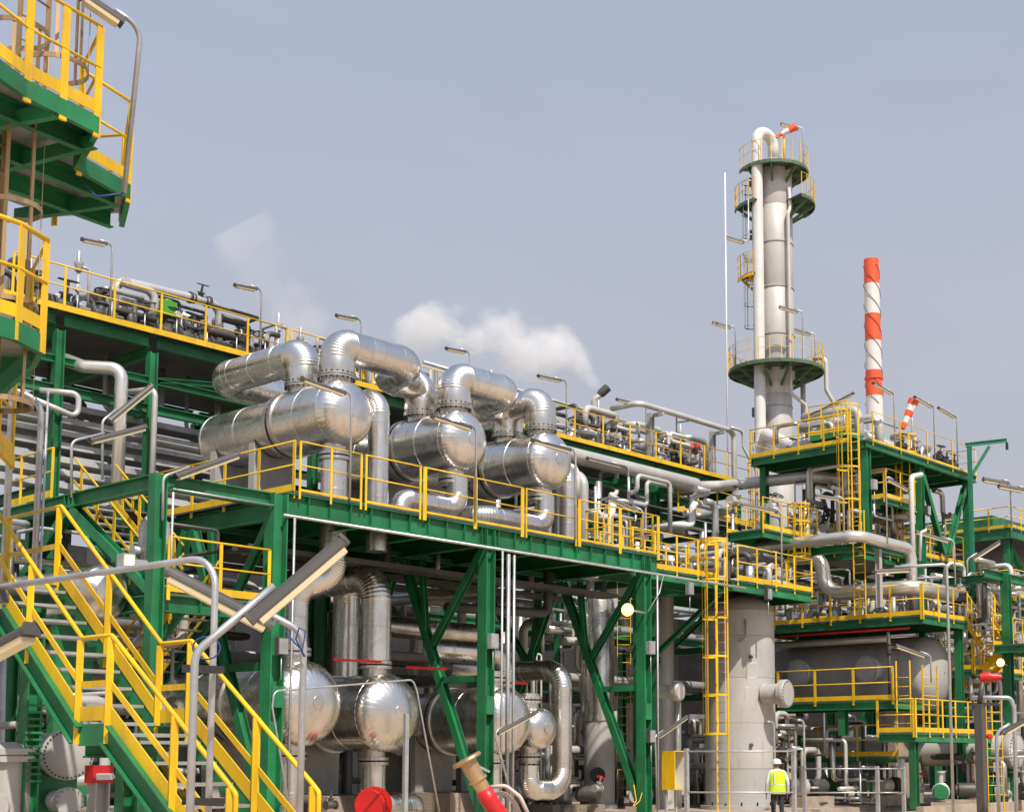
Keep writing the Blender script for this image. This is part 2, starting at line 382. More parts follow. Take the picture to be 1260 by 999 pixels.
def pipe(pts, r, label, m=None, bend=None, n=14, gore=False, k=6, flanges=(), name='pipe', cat='pipe', group=None, seams=0):
    "one pipe run as a thing; flange pairs given as (point, direction) become parts, cladding seam bands too"
    m = m or SILV; P = [Vector(p) for p in pts]
    vs = P[0].copy(); vs.z = min(p.z for p in P)
    if not flanges and not seams:
        mb = MB().tube(P, r, n, bend=bend if bend is not None else r*3, k=k, gore=gore)
        return single(mb, name, m, label, cat, group)
    t = thing(name, label, cat, vs, group)
    MB().tube(P, r, n, bend=bend if bend is not None else r*3, k=k, gore=gore).build('run', m, t)
    for f in flanges:
        p, d = Vector(f[0]), Vector(f[1]).normalized()
        mb = MB(); mb.lathe(p-d*r*.28, d, [(0, r*.9), (0, r*1.35), (r*.24, r*1.35), (r*.24, r*1.1), (r*.32, r*1.1), (r*.32, r*1.35), (r*.56, r*1.35), (r*.56, r*.9)], n+6)
        mb.build('flange', f[2] if len(f) > 2 else m, t)
    if seams:
        for a, b in zip(P, P[1:]):
            L = (b-a).length; d = (b-a).normalized(); bd = bend if bend is not None else r*3
            s0 = bd+.15
            while s0 < L-bd-.1:
                MB().lathe(a+d*s0, d, [(0, r), (.004, r*1.014), (.05, r*1.014), (.054, r)], n).build('seam_band', m, t); s0 += seams
    return t

# ================================================================ the setting
g = MB(); g.add([(-1500, -1500, 0), (2500, -1500, 0), (2500, 2500, 0), (-1500, 2500, 0)], [(0, 1, 2, 3)])
struct(g, 'ground', GROUND)
# raised paving slab the process equipment stands on, with its kerb edge
struct(MB().box((16, 25.2, 0), (31.6, 31.5, .14)), 'exchanger_paving', CONC)
struct(MB().box((33.5, 24.4, 0), (60, 45, .16)), 'vessel_paving', CONC)

struct(MB().box((39.5, 20.9, 0), (62, 21.15, .3)), 'kerb', CONC)
# ================================================================ exchanger structure (green steel, three bays)
DZ = 7.42
VF, VB = 24.1, 30.4
UC = (17.56, 23.75, 29.8)
S = thing('exchanger_structure', 'green steel structure carrying the three upper exchangers on its railed deck', 'steel structure', (24, 27, 0))
def column(par, u, v, z0, z1, w=.38, m=GREEN, plate=True, up=V(1, 0, 0)):
    c = MB().ibeam((u, v, z0), (u, v, z1), w, w, up, t=.03).build('column', m, par)
    if plate:
        MB().box((u-.32, v-.32, z0-.001), (u+.32, v+.32, z0+.04)).build('base_plate', m, c)
    return c
def footing(u, v, label, h=.3, w=.5):
    mb = MB().box((u-w, v-w, -.02), (u+w, v+w, h)); single(mb, 'footing', CONC, label, 'footing')
for i, u in enumerate(UC):
    for v, nm in ((VF, 'front'), (VB, 'rear')):
        c = column(S, u, v, .3, 7.3, .35 if u < 18 else .3)
        if v == VF:      # splice plates half way up
            for zz in (3.05,):
                MB().box((u-.13, v-(.198 if u < 18 else .173), zz-.22), (u+.13, v-(.176 if u < 18 else .151), zz+.22)).build('splice_plate', GREEN, c)
        footing(u, v, 'concrete footing of the %s column in the %s exchanger frame' % (nm, ORD[i]))
# edge beams with web stiffeners
def edge(par, p, q, h=.46, w=.22, stiff=.55, m=GREEN, n=V(0, -1, 0)):
    b = MB().ibeam(p, q, h, w, t=.025).build('edge_beam', m, par)
    if stiff:
        p, q = Vector(p), Vector(q); L = (q-p).length; k = int(L/stiff); d = (q-p).normalized()
        for i in range(1, k):
            c = p+d*(L*i/k)+n*(w*.27); MB().hexa(c, d*.006, n*w*.2, V(0, 0, h/2-.03)).build('stiffener', m, b)
    return b
edge(S, (17.76, VF, 7.13), (30.38, VF, 7.13))
edge(S, (17.76, VB, 7.13), (30.38, VB, 7.13), stiff=0)
for u in (18.1, 20.0, 21.9, 23.75, 25.6, 27.7, 29.8):
    MB().ibeam((u, VF+.12, 7.13), (u, VB-.12, 7.13), .44, .18).build('floor_beam', GREEN, S)
MB().ibeam((18.2, 27.2, 6.98), (30.8, 27.2, 6.98), .13, .12).build('floor_beam', GREEN, S)
grating(S, [(17.9, VF-.1), (30.4, VF-.1), (30.4, VB+.4), (17.9, VB+.4)], DZ)
# chevron frames across the structure, with their secondary struts
for u in UC:
    ap = V(u, (VF+VB)/2, 6.85)
    for s_, vb in ((1, VF), (-1, VB)):
        b0 = V(u, vb+s_*.12, .55)
        MB().ibeam(b0, ap-V(0, s_*.12, 0), .2, .2, V(1, 0, 0), t=.016).build('brace', GREEN, S)
        mid = b0.lerp(ap, .62)
        MB().ibeam(mid+V(0, -s_*.1, .12), V(u, vb+s_*.2, 6.75), .16, .16, V(1, 0, 0), t=.014).build('strut', GREEN, S)
        MB().ibeam(b0.lerp(ap, .5)+V(0, -s_*.1, 0), V(u, vb+s_*.2, b0.lerp(ap, .5).z), .16, .16, V(1, 0, 0), t=.014).build('strut', GREEN, S)
        MB().ibeam(mid+V(0, s_*.1, .1), V(u, vb+s_*2.35, 6.8), .14, .14, V(1, 0, 0), t=.014).build('strut', GREEN, S)
for z in (4.0,):
    MB().ibeam((17.76, VB, z), (30.0, VB, z), .3, .2).build('tie_beam', GREEN, S)
# deck railing: left side, front, and the end gate enclosure
railing(S, [(17.95, 30.4, DZ), (17.95, VF-.07, DZ)], step=1.25, pw=.09)
railing(S, [(18.05, VF-.1, DZ), (19.75, VF-.1, DZ)], step=.85, rail=.02, toe_h=.05, pw=.05)
railing(S, [(19.85, VF-.1, DZ), (21.5, VF-.1, DZ)], step=1.6, rail=.02, toe_h=.05, pw=.05)
railing(S, [(21.6, VF-.1, DZ), (24.9, VF-.1, DZ)], step=1.6, rail=.02, toe_h=.05, pw=.11)
railing(S, [(25.0, VF-.1, DZ), (26.9, VF-.1, DZ)], step=1.9, rail=.02, toe_h=.05, pw=.05)
railing(S, [(27.0, VF-.1, DZ), (30.35, VF-.1, DZ)], step=1.65, rail=.02, toe_h=.05, pw=.11)
railing(S, [(28.4, VF+.05, DZ), (28.4, VF+.9, DZ), (30.3, VF+.9, DZ), (30.3, VF+.05, DZ)], step=.42, rail=.018, toe=False, pw=.05)
single(MB().tube([(17.6, VF-.19, 6.84), (31.2, VF-.19, 6.84), (34.4, VF-.19, 6.84)], .035, 8), 'conduit', GALV, 'long grey conduit along the bottom edge of the exchanger deck', 'conduit')
for i, u in enumerate(UC):
    single(MB().tube([(u+.28, VF-.26, 6.8), (u+.28, VF-.26, .4)], .028, 8), 'conduit', GALV, 'grey conduit down the front column of the %s exchanger frame' % ORD[i], 'conduit', None)
single(MB().tube([(24.3, VF-.2, 6.75), (24.3, VF-.2, .3)], .05, 8), 'drain_pipe', GALV, 'slim grey drain pipe beside the middle green column', 'pipe')
single(MB().tube([(24.5, VF-.2, 6.75), (24.5, VF-.2, .3)], .035, 8), 'drain_pipe', GALV, 'thinnest grey drain pipe right of the middle green column', 'pipe')

# ---------------------------------------------------------------- stair bay left of it
T = thing('stair_bay_frame', 'green steel frame with landing left of the exchanger deck', 'steel structure', (15, 26, 0))
column(T, 14.77, VF, .3, 7.3, .27); column(T, 14.77, VB, .3, 7.3, .27)
footing(14.77, VF, 'concrete footing below the stair bay front column'); footing(14.77, VB, 'concrete footing below the stair bay rear column')
edge(T, (14.95, VF, 7.15), (17.36, VF, 7.15), .3, .2, stiff=0)
edge(T, (14.77, VF+.18, 7.15), (14.77, VB-.18, 7.15), .3, .22, stiff=0)
edge(T, (14.95, VB, 7.15), (17.36, VB, 7.15), .3, .2, stiff=0)
edge(T, (14.95, VF, 4.78), (17.36, VF, 4.78), .34, .2, stiff=.8)
edge(T, (14.77, VF+.18, 4.78), (14.77, VB-.18, 4.78), .3, .2, stiff=0)
for a, b in (((14.77, 27.3, 6.98), (14.77, VF+.15, 5.05)), ((14.77, 27.4, 6.98), (14.77, VB-.15, 5.05))):
    MB().ibeam(a, b, .2, .2, V(1, 0, 0), t=.016).build('brace', GREEN, T)
for k in (-1, 0, 1): MB().box((14.66, 27.35+k*.16-.01, 7.02), (14.74, 27.35+k*.16+.01, 7.28)).build('stiffener', GREEN, T)
grating(T, [(14.95, VF-.1), (17.4, VF-.1), (17.4, 25.5), (14.95, 25.5)], 4.99)
railing(T, [(14.97, VF-.12, 5.0), (17.35, VF-.12, 5.0)], step=1.15)
grating(T, [(14.95, 28.4), (17.9, 28.4), (17.9, VB), (14.95, VB)], 7.36)
railing(T, [(14.8, 28.3, 7.36), (14.8, VB, 7.36)], step=.7)
single(MB().tube([(15.0, VF-.17, 6.95), (15.0, VF-.17, 5.3)], .02, 8), 'conduit', WHITE, 'white conduit on the left stair bay column', 'conduit')
single(MB().tube([(15.0, VF-.14, 7.02), (17.4, VF-.14, 7.02)], .022, 8), 'conduit', GALV, 'grey conduit along the beam of the stair bay', 'conduit')

def stair(par, p0, p1, width, wdir, n, m_str=GREEN, m_tread=GALV, toe=True, depth=.26, rails=(True, True), rail_ext=(None, None), pw=.09, npost=3):
    "straight flight between two points on the near edge; wdir is the direction across"
    p0, p1 = Vector(p0), Vector(p1); wd = Vector(wdir).normalized(); d = (p1-p0).normalized(); hz = V(d.x, d.y, 0).normalized()
    for k, off in enumerate((0, width)):
        a, b = p0+wd*off, p1+wd*off
        sd_ = 1 if k else -1
        MB().chan(a, b, depth, .075, side=-1 if k == 0 else 1, t=.016).build('stringer', m_str, par)
        if toe:
            MB().bar(a+V(0, 0, .235)-wd*.003*sd_, b+V(0, 0, .235)-wd*.003*sd_, .012, .16).build('toe_board', YEL, par)
    for i in range(n):
        q = p0.lerp(p1, (i+.5)/n)+V(0, 0, .03)
        MB().hexa(q+wd*width/2, wd*(width/2-.03), hz*.125, V(0, 0, .018)).build('tread', m_tread, par)
def stair_rail(par, a, b, h=1.05, npost=3, pw=.09, ext=(), m=YEL, wd=V(1, 0, 0)):
    a, b = Vector(a), Vector(b); pts = [a+V(0, 0, h), b+V(0, 0, h)]
    top = MB().tube(list(ext[0] if ext else [])+pts+list(ext[1] if len(ext) > 1 else []), .024, 8, bend=.06, k=3).build('handrail', m, par)
    MB().bar(a+V(0, 0, h*.52), b+V(0, 0, h*.52), .014, .06).build('middle_rail', m, top)
    for i in range(npost):
        p = a.lerp(b, (i+.5)/npost) if npost > 1 else a
        MB().prof(p+V(0, 0, -.1), p+V(0, 0, h), [(-pw/2, -.014), (pw/2, -.014), (pw/2, .006), (0, .03), (-pw/2, .006)], wd).build('post', m, top)
    return top
F = thing('stair_flight', 'yellow and green stair flight up to the exchanger deck behind the left green column', 'stairs', (15.8, 26, 5))
stair(F, (15.3, 25.4, 5.0), (15.3, 28.4, 7.3), .95, (1, 0, 0), 11)
stair_rail(F, (15.28, 25.5, 5.15), (15.28, 28.3, 7.25), npost=4); stair_rail(F, (16.27, 25.5, 5.15), (16.27, 28.3, 7.25), npost=4)
F = thing('stair_flight', 'lower yellow stair flight between the left green column and the ground', 'stairs', (16.6, 26, 0))
stair(F, (16.35, 29.0, 2.5), (16.35, 25.5, 5.0), .9, (1, 0, 0), 12)
stair_rail(F, (16.33, 28.9, 2.6), (16.33, 25.6, 5.0), npost=4); stair_rail(F, (17.27, 28.9, 2.6), (17.27, 25.6, 5.0), npost=4)
stair(F, (16.35, 25.9, .14), (16.35, 29.0, 2.5), .9, (1, 0, 0), 12)

# ================================================================ heat exchangers
def dome(r, depth, n=9): return [(depth*math.sin(math.pi/2*i/n), r*math.cos(math.pi/2*i/n)) for i in range(n+1)]
def exchanger(u, z, v0, vfl, vb, rh, rs, label, noz, m=CLAD, saddles=(), sad_z=None, group='horizontal heat exchangers'):
    "axis along Y, domed channel end towards the viewer; noz: (v, sign, radius, length)"
    t = thing('heat_exchanger', label, 'heat exchanger', (u, (v0+vb)/2, sad_z), group)
    ax = V(0, -1, 0); p = V(u, vfl, z)
    L = vfl-.09-v0
    seg = 2
    for k in range(seg):
        e = .005*(k % 2); w_ = L/seg+.02
        pn = MB().lathe(p+ax*(.09+L*k/seg), ax, [(0, rh*.985), (0, rh+e), (w_-.07, rh+e), (w_-.055, rh+e+.014), (w_-.03, rh+e+.014), (w_-.015, rh+e), (w_, rh+e), (w_, rh*.985)], 40).build('cladding_panel', m, t)
        a_ = R(205+25*k); q_ = p+ax*(.09+L*k/seg)+V(math.cos(a_), 0, math.sin(a_))*(rh+e+.004); MB().bar(q_+ax*.04, q_+ax*(w_-.09), .06, .012, V(math.cos(a_), 0, math.sin(a_))).build('lap_strip', m, pn)
    hd = MB().lathe(V(u, v0, z), ax, [(-.01, rh*.99), (0, rh+.008)]+dome(rh+.008, rh*.62, 10)[1:-1]+[(rh*.62, .02)], 34, petals=True).build('head', m, t)
    MB().lathe(V(u, v0, z)+ax*rh*.595, ax, [(0, .17), (.025, .165), (.04, .0)], 18).build('head_cap', m, hd)
    fl = MB()
    fl.lathe(p, ax, [(-.17, rs), (-.17, rh*1.045), (-.05, rh*1.045), (-.05, rh*.96), (.03, rh*.96), (.03, rh*1.045), (.13, rh*1.045), (.13, rh*.97)], 40)
    fl.build('girth_flange', CLADF, t)
    MB().lathe(p, ax, [(-.055, rh*.9), (-.055, rh*1.0), (.035, rh*1.0), (.035, rh*.9)], 40).build('dark_gap_ring', DARK, t)  # ring colours the gap between the girth flanges dark
    bolts(t, p+ax*(-.01), ax, rh*1.0, 36, .016, .05, DARK)
    Ls = vb-vfl-.17; k_ = max(2, round(Ls/1.15))
    for k in range(k_):
        e = .005*(k % 2); w_ = Ls/k_+.02
        pn = MB().lathe(p-ax*(.17+Ls*k/k_), -ax, [(0, rs*.98), (0, rs+e), (w_-.07, rs+e), (w_-.055, rs+e+.014), (w_-.03, rs+e+.014), (w_-.015, rs+e), (w_, rs+e), (w_, rs*.98)], 36).build('cladding_panel', m, t)
        a_ = R(196+37*((k*3) % 4)); q_ = p-ax*(.17+Ls*k/k_)+V(math.cos(a_), 0, math.sin(a_))*(rs+e+.004); MB().bar(q_-ax*.03, q_-ax*(w_-.09), .05, .012, V(math.cos(a_), 0, math.sin(a_))).build('lap_strip', m, pn)
    MB().lathe(V(u, vb, z), -ax, [(0, rs)]+dome(rs, rs*.5, 6)[1:-1]+[(rs*.5, .01)], 28, petals=True).build('rear_head', m, t)
    for v, s_, r, l in noz:
        MB().lathe(V(u, v, z+s_*rh*.9), V(0, 0, s_), [(0, r*.92), (rh*.1+l*.35, r*.9), (rh*.1+l*.35, r*1.2), (rh*.1+l*.52, r*1.2), (rh*.1+l*.52, r*1.0), (rh*.1+l*.62, r*1.0), (rh*.1+l*.62, r*1.2), (rh*.1+l*.8, r*1.2), (rh*.1+l*.8, r*.95), (rh*.1+l, r*.95)], 26).build('nozzle', CLADF, t)
        MB().lathe(V(u, v, z+s_*(rh+l*.5)), V(0, 0, s_), [(0, r*.9), (0, r*1.1), (l*.14+.03, r*1.1), (l*.14+.03, r*.9)], 26).build('dark_gap_ring', DARK, t)  # ring colours the gap between the nozzle flanges dark
        bolts(t, V(u, v, z+s_*(rh+l*.57)), Z, r*1.14, 20, .014, .09, DARK)
    for v in saddles:
        mb = MB(); hw = rs*.85
        a0 = V(u, v, sad_z)
        pts = [(-hw, 0), (hw, 0)]+[(rs*1.02*math.sin(a), z-sad_z-rs*1.02*math.cos(a)) for a in [R(x) for x in range(60, -61, -12)]]
        mb.prof(V(u, v-.11, sad_z), V(u, v+.11, sad_z), [(x, y) for x, y in pts], Z).build('saddle', GREYP, t)
    return t
EXU = (20.17, 23.92, 27.13); EZ = 9.72
names = ('leftmost big aluminium-clad exchanger with domed head on the upper deck', 'middle aluminium-clad exchanger on the upper deck', 'rightmost aluminium-clad exchanger on the upper deck beside the yellow gate')
for i, u in enumerate(EXU):
    exchanger(u, EZ, 25.25, 27.1, 30.0, .77, .69, names[i], [(25.5, 1, .37, .2), (26.75, 1, .37, .2), (25.5, -1, .31, .4)], saddles=(27.9, 29.5), sad_z=DZ+.001)
LOW = [(19.32, 3.0, .93, 'lower clad exchanger with big dome just right of the left green column'),
       (21.7, 2.85, .9, 'lower clad exchanger with radial dome seams above the red pipe cover'),
       (25.6, 2.75, .86, 'lower clad exchanger partly hidden by the middle green column'),
       (27.0, 2.57, .52, 'smallest lower clad exchanger with round dome right of the middle green column')]
for u, z, r, l in LOW:
    exchanger(u, z, 25.35, 27.3, 30.0, r, r*.9, l, [(25.75, 1, .33 if r > .7 else .28, .4), (25.75, -1, .3 if r > .7 else .27, .4)]+([(26.7, 1, .27, .35)] if u > 26.8 else []), saddles=(28.0, 29.4), sad_z=.9)
    single(MB().box((u-.75*r/.9, 26.5, .1), (u+.75*r/.9, 29.8, .899)), 'pedestal', CONC, 'concrete pedestal under the ' + l.split(' with')[0].split(' partly')[0] + (' on the left' if u < 20 else ' second from left' if u < 22 else ' third from left' if u < 26.8 else ''), 'pedestal')

# ---------------------------------------------------------------- clad piping of the exchangers
CB = .70
def cpipe(pts, r, label, bend=None, fl=(), seams=0.9, m=CLAD): return pipe(pts, r, label, m, bend or r*1.75, 28, True, 12, fl, seams=seams)
zt = 11.38
cpipe([(20.17, 25.5, 10.66), (20.17, 25.5, zt), (22.55, 25.5, zt), (22.55, 26.75, zt), (23.92, 26.75, zt), (23.92, 26.75, 10.66)], .41, 'fat shiny clad crossover pipe arching from the left upper exchanger to the middle one', CB)
cpipe([(23.92, 25.5, 10.66), (23.92, 25.5, zt), (26.0, 25.5, zt), (26.0, 26.75, zt), (27.13, 26.75, zt), (27.13, 26.75, 10.66)], .41, 'fat shiny clad crossover pipe arching from the middle upper exchanger to the right one', CB)
cpipe([(27.13, 25.5, 10.66), (27.13, 25.5, zt), (27.13, 30.6, zt), (27.13, 30.6, 8.0)], .41, 'clad elbow pipe leaving the top of the rightmost upper exchanger backwards', CB)
cpipe([(20.17, 26.75, 10.66), (20.17, 26.75, zt), (20.17, 30.3, zt), (25.4, 30.3, zt), (25.4, 30.3, 8.0)], .41, 'clad overhead pipe looping back behind the leftmost upper exchanger', CB)
cpipe([(20.6, 27.6, 10.3), (21.22, 27.6, 10.3), (21.22, 25.2, 10.3), (21.22, 25.2, 6.6)], .25, 'vertical shiny pipe dropping to the deck right of the leftmost upper dome', .45)
cpipe([(22.05, 25.35, 7.4), (22.05, 25.35, 7.98), (23.92, 25.35, 7.98), (23.92, 25.35, 8.75)], .27, 'low clad pipe along the deck feeding the middle upper exchanger', .45)
cpipe([(24.75, 26.4, 7.95), (24.75, 25.35, 7.95), (27.13, 25.35, 7.95), (27.13, 25.35, 8.75)], .27, 'low clad pipe along the deck feeding the rightmost upper exchanger', .45)
cpipe([(20.17, 25.5, 8.6), (20.17, 25.5, 5.95), (19.32, 25.75, 5.6), (19.32, 25.75, 4.3)], .31, 'clad pipe dropping through the deck to the leftmost lower exchanger', .5)
cpipe([(21.7, 25.75, 4.1), (21.7, 25.75, 6.1), (21.7, 29.5, 6.1)], .36, 'thick vertical clad pipe with round top elbow above the second lower exchanger', .6)
cpipe([(22.3, 27.6, 3.4), (22.3, 27.6, 6.35), (22.3, 29.9, 6.35)], .33, 'vertical clad pipe standing behind the thick elbow pipe under the deck', .6)
cpipe([(24.3, 26.7, 4.55), (27.0, 26.7, 4.55), (27.0, 26.7, 3.5)], .28, 'ribbed clad elbow pipe dropping onto the smallest lower exchanger', .7)
cpipe([(26.0, 27.9, 4.2), (28.3, 27.9, 4.2), (28.3, 25.75, 4.2), (28.3, 25.75, .95), (27.0, 25.75, .95), (27.0, 25.75, 1.6)], .27, 'tall clad return pipe looping under the smallest lower exchanger', .55)
cpipe([(21.7, 25.75, 1.6), (21.7, 25.75, .62), (23.2, 25.75, .62), (23.2, 29, .62)], .29, 'ribbed clad elbow leaving the bottom of the second lower exchanger', .5)
cpipe([(25.6, 25.75, 1.5), (25.6, 25.75, .55), (26.4, 25.75, .55), (26.4, 29, .55)], .26, 'ribbed clad elbow near the ground under the half hidden exchanger', .42)
cpipe([(19.32, 25.75, 1.75), (19.32, 25.75, .6), (19.32, 29, .6)], .28, 'clad elbow pipe under the leftmost lower exchanger', .45)
cpipe([(24.2, 29.2, 5.35), (28.2, 29.2, 5.35)], .3, 'horizontal clad header below the deck right of the middle column')
pipe([(28.2, 26.2, 6.9), (28.2, 26.2, 5.75), (24.4, 26.2, 5.62)], .13, 'dark elbow pipe hanging below the deck', DGREY, .3)
# red painted lifting beams over the lower nozzles
for i, (u, v, z, l) in enumerate(((20.9, 26.0, 4.02, 1.5), (23.0, 26.0, 3.95, 1.3), (26.1, 26.1, 3.72, 1.1))):
    single(MB().ibeam((u-l/2, v-.62, z), (u+l/2, v-.62, z+.02), .055, .05, t=.01), 'lifting_beam', RED, 'red lifting beam over the %s of the lower exchangers' % ('first', 'second', 'third')[i], 'beam', 'red lifting beams')

for i, (u, z) in enumerate(((19.0, 6.55), (22.8, 6.5), (24.9, 6.6), (27.2, 6.45), (29.3, 6.55))):  # pipes added below the deck to darken its underside
    pipe([(u, 26.3+.4*i, 7.15), (u, 26.3+.4*i, z), (u, 31.5, z)], (.09, .13, .07, .16, .1)[i], '%s added pipe from the left hung under the exchanger deck' % ORD[i], (SILV, DGREY, GALV, CLADF, GREYP)[i], n=12, group='pipes under the exchanger deck')
for i, v in enumerate((26.0, 27.6, 29.0)):  # trays added below the deck, keeping sky light off its underside
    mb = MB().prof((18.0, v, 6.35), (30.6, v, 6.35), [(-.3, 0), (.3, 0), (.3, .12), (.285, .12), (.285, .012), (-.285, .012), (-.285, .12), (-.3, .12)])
    single(mb, 'cable_tray', DGREY, '%s added dark cable tray from the front hung under the exchanger deck' % ORD[i], 'cable tray', 'trays under the exchanger deck')

# ================================================================ pipe rack behind the exchangers
RV0, RV1, RZ = 32.0, 38.0, 12.74
RC = (14.1, 16.74, 19.3, 24.53, 29.76, 35.0, 40.27, 45.5)
K = thing('pipe_rack', 'long green pipe rack with yellow railed top walkway behind the exchangers', 'pipe rack', (30, 35, 0))
for u in RC:
    for v in (RV0, RV1):
        column(K, u, v, .16, 12.25, .23 if u < 40 else .27)
for u in RC:
    for z, h in ((12.3, .3), (10.75, .26), (8.3, .26), (6.1, .26), (4.2, .26)):
        MB().ibeam((u, RV0+.2, z), (u, RV1-.2, z), h, .2).build('cross_beam', GREEN, K)
for a, b in zip(RC, RC[1:]):
    for z, h, vs in ((12.52, .28, (RV0, RV1)), (11.5, .18, (RV0,)), (10.75, .24, (RV0, RV1)), (6.1, .22, (RV0,))):
        for v in vs: MB().ibeam((a+.12, v, z), (b-.12, v, z), h, .16).build('rack_beam', GREEN, K)
MB().ibeam((19.5, 32.0, 11.55), (24.3, 32.0, 12.2), .14, .14).build('brace', GREEN, K)
MB().ibeam((35.2, 32.0, 10.7), (40.0, 32.0, 8.4), .16, .16).build('brace', GREEN, K)
grating(K, [(13.5, RV0-.25), (46.2, RV0-.25), (46.2, RV1), (13.5, RV1)], RZ)
MB().box((13.5, RV0-.28, RZ-.06), (46.2, RV0-.252, RZ+.09)).build('toe_plate', YEL, K)
railing(K, [(15.4, RV0-.2, RZ+.01), (23.4, RV0-.2, RZ+.01)], step=1.45, toe=False, drop=0, pw=.06)
railing(K, [(23.5, RV0-.2, RZ+.01), (46.1, RV0-.2, RZ+.01)], step=1.5, toe=False, drop=0, pw=.07)
railing(K, [(14, RV1, RZ+.01), (46.1, RV1, RZ+.01)], step=2.2, toe=False, drop=0, pw=.05)
grating(K, [(38.0, RV0-.5), (46.0, RV0-.5), (46.0, RV0), (38.0, RV0)], 10.95)
railing(K, [(41.0, RV0-.5, 10.96), (46.0, RV0-.5, 10.96)], step=1.3, drop=.05)

# pipes lying along the tiers of the rack
rnd = random.Random(5)
tier = {4.2: ('lowest', (.2, .13, .25, .16, .22)), 6.1: ('second', (.16, .25, .12, .2, .15)), 8.3: ('third', (.13, .2, .25, .14, .2)), 10.75: ('highest', (.11, .16, .2, .12, .15))}
for z, (nm, rs) in tier.items():
    for i, r in enumerate(rs):
        v = 32.75+i*1.08
        a, b = 13.2+rnd.random()*1.5, 45.2+rnd.random()*2
        if z > 8: a = 26.5+rnd.random()*2
        pipe([(a, v, z+.14+r), (b, v, z+.14+r)], r, '%s pipe from the front on the %s tier of the pipe rack' % (ORD[i], nm), rnd.choice((SILV, CLADF, GREYP)), n=12, group='rack tier pipes')
# cable trays stacked at the back of the rack's left end
for i in range(7):
    z = 8.48+i*.335
    mb = MB().prof((11.2, 33.0+.05*(i % 3), z), (23.4+rnd.random()*1.0, 33.0+.05*(i % 3), z), [(-.36, 0), (.36, 0), (.36, .15), (.345, .15), (.345, .012), (-.345, .012), (-.345, .15), (-.36, .15)])
    single(mb, 'cable_tray', TRAY, '%s grey cable tray counted from the bottom in the stack behind the left stairs' % ORD[i], 'cable tray', 'stacked cable trays')
for i, u in enumerate((12.5, 15.4, 18.0, 21.8)):
    single(MB().ibeam((u, 33.55, .1), (u, 33.55, 10.9), .16, .16), 'tray_support', DARK, '%s dark upright from the left carrying the cable trays' % ORD[i], 'support', 'cable tray uprights')
# large silver header with a rounded end in front of the rack
t = thing('header', 'large silver header pipe with rounded end under the rack walkway railing', 'pipe', (38, 31.3, 11.7))
MB().lathe((33.4, 31.3, 12.02), (1, 0, 0), [(0, 0), (0, .27), (8.4, .27)]+[(8.4+.2*math.sin(a), .27*math.cos(a)) for a in (R(20), R(40), R(60), R(75), R(89))], 22).build('barrel', SILV, t)
for u in (35.0, 38.0, 40.3): MB().box((u-.06, 31.2, 11.5), (u+.06, 32.1, 11.76)).build('bracket', GREEN, t)
# pipes rising between deck and rack, right of the exchangers
pipe([(27.9, 27.2, 9.9), (29.6, 27.2, 9.9), (29.6, 27.2, 7.45)], .13, 'bent grey pipe dropping right of the rightmost upper exchanger', SILV, .3)
cpipe([(29.2, 27.9, 10.0), (29.2, 26.4, 10.0), (29.2, 26.4, 7.5)], .27, 'stubby shiny clad riser between the rightmost upper exchanger and the yellow gate', .45, seams=.5)
pipe([(30.2, 29.5, 9.2), (30.2, 27.6, 9.2), (30.2, 27.6, 7.45)], .1, 'small white bent riser behind the yellow gate', WHITE, .25)
pipe([(33.4, 31.5, 10.9), (33.4, 29.5, 10.9), (33.4, 29.5, 7.5)], .17, 'tall silver riser with elbow left of the rack walkway', SILV, .4)
pipe([(32.0, 31.5, 10.7), (32.0, 29.7, 10.7), (32.0, 29.7, 7.5)], .12, 'thin silver riser with elbow beside the taller one', SILV, .3)
single(MB().tube([(30.6, 31.0, 11.0), (30.6, 31.0, 9.5), (33.6, 31.0, 9.4)], .05, 8, bend=.12), 'small_pipe', GALV, 'thin grey pipe loop below the silver header', 'pipe')
single(MB().tube([(31.0, 31.1, 11.4), (31.0, 31.1, 9.3), (34.4, 31.1, 9.2), (35.0, 30.0, 9.2), (35.0, 29.6, 7.6)], .05, 8, bend=.2), 'small_pipe', WHITE, 'thin white pipe bending down beside the rack column', 'pipe')
# overhead line on the rack's right half and its drop at the end
O = thing('overhead_pipe', 'silver overhead pipe on posts along the top of the rack dropping at its end', 'pipe', (44, 31.8, 7.3))
o1, o2 = at(786, 505, v=31.7), at(903, 531, v=31.7)
MB().tube([(o1.x, 33.0, o2.z), (o1.x, 31.7, o2.z), (o2.x, 31.7, o2.z), (o2.x, 31.7, 7.3)], .11, 12, bend=.35, k=6).build('run', SILV, O)
for u in (o1.x+1.2, o2.x-.9): MB().ibeam((u, 32.1, 12.75), (u, 32.1, o2.z-.1), .2, .2, V(1, 0, 0)).build('post', GREYP, O); MB().bar((u, 32.1, o2.z-.2), (u, 31.5, o2.z-.2), .1, .12).build('arm', GREYP, O)
O = thing('overhead_pipe', 'slender grey double bend pipe beside the overhead pipe drop', 'pipe', (46.5, 31.5, 7))
b1 = at(918, 575, v=31.2)
MB().tube([(o2.x-.5, 31.5, o2.z+.05), (o2.x+.35, 31.5, o2.z+.05), (o2.x+.35, 31.5, b1.z+.9), (b1.x+.7, 31.2, b1.z), (b1.x+.7, 31.2, 7.2)], .06, 10, bend=.25).build('run', SILV, O)
pipe([(31.0, 34.6, 15.05), (42.6, 34.6, 14.95)], .06, 'dark slim line strung above the rack walkway right of the steam', TRAY)
for i, u in enumerate((31.6, 36.2, 41.9)):
    single(MB().ibeam((u, 34.6, 12.75), (u, 34.6, 14.9), .12, .12, V(1, 0, 0)), 'line_post', GREYP, '%s grey post from the left under the slim line above the rack' % ORD[i], 'post', 'slim line posts')
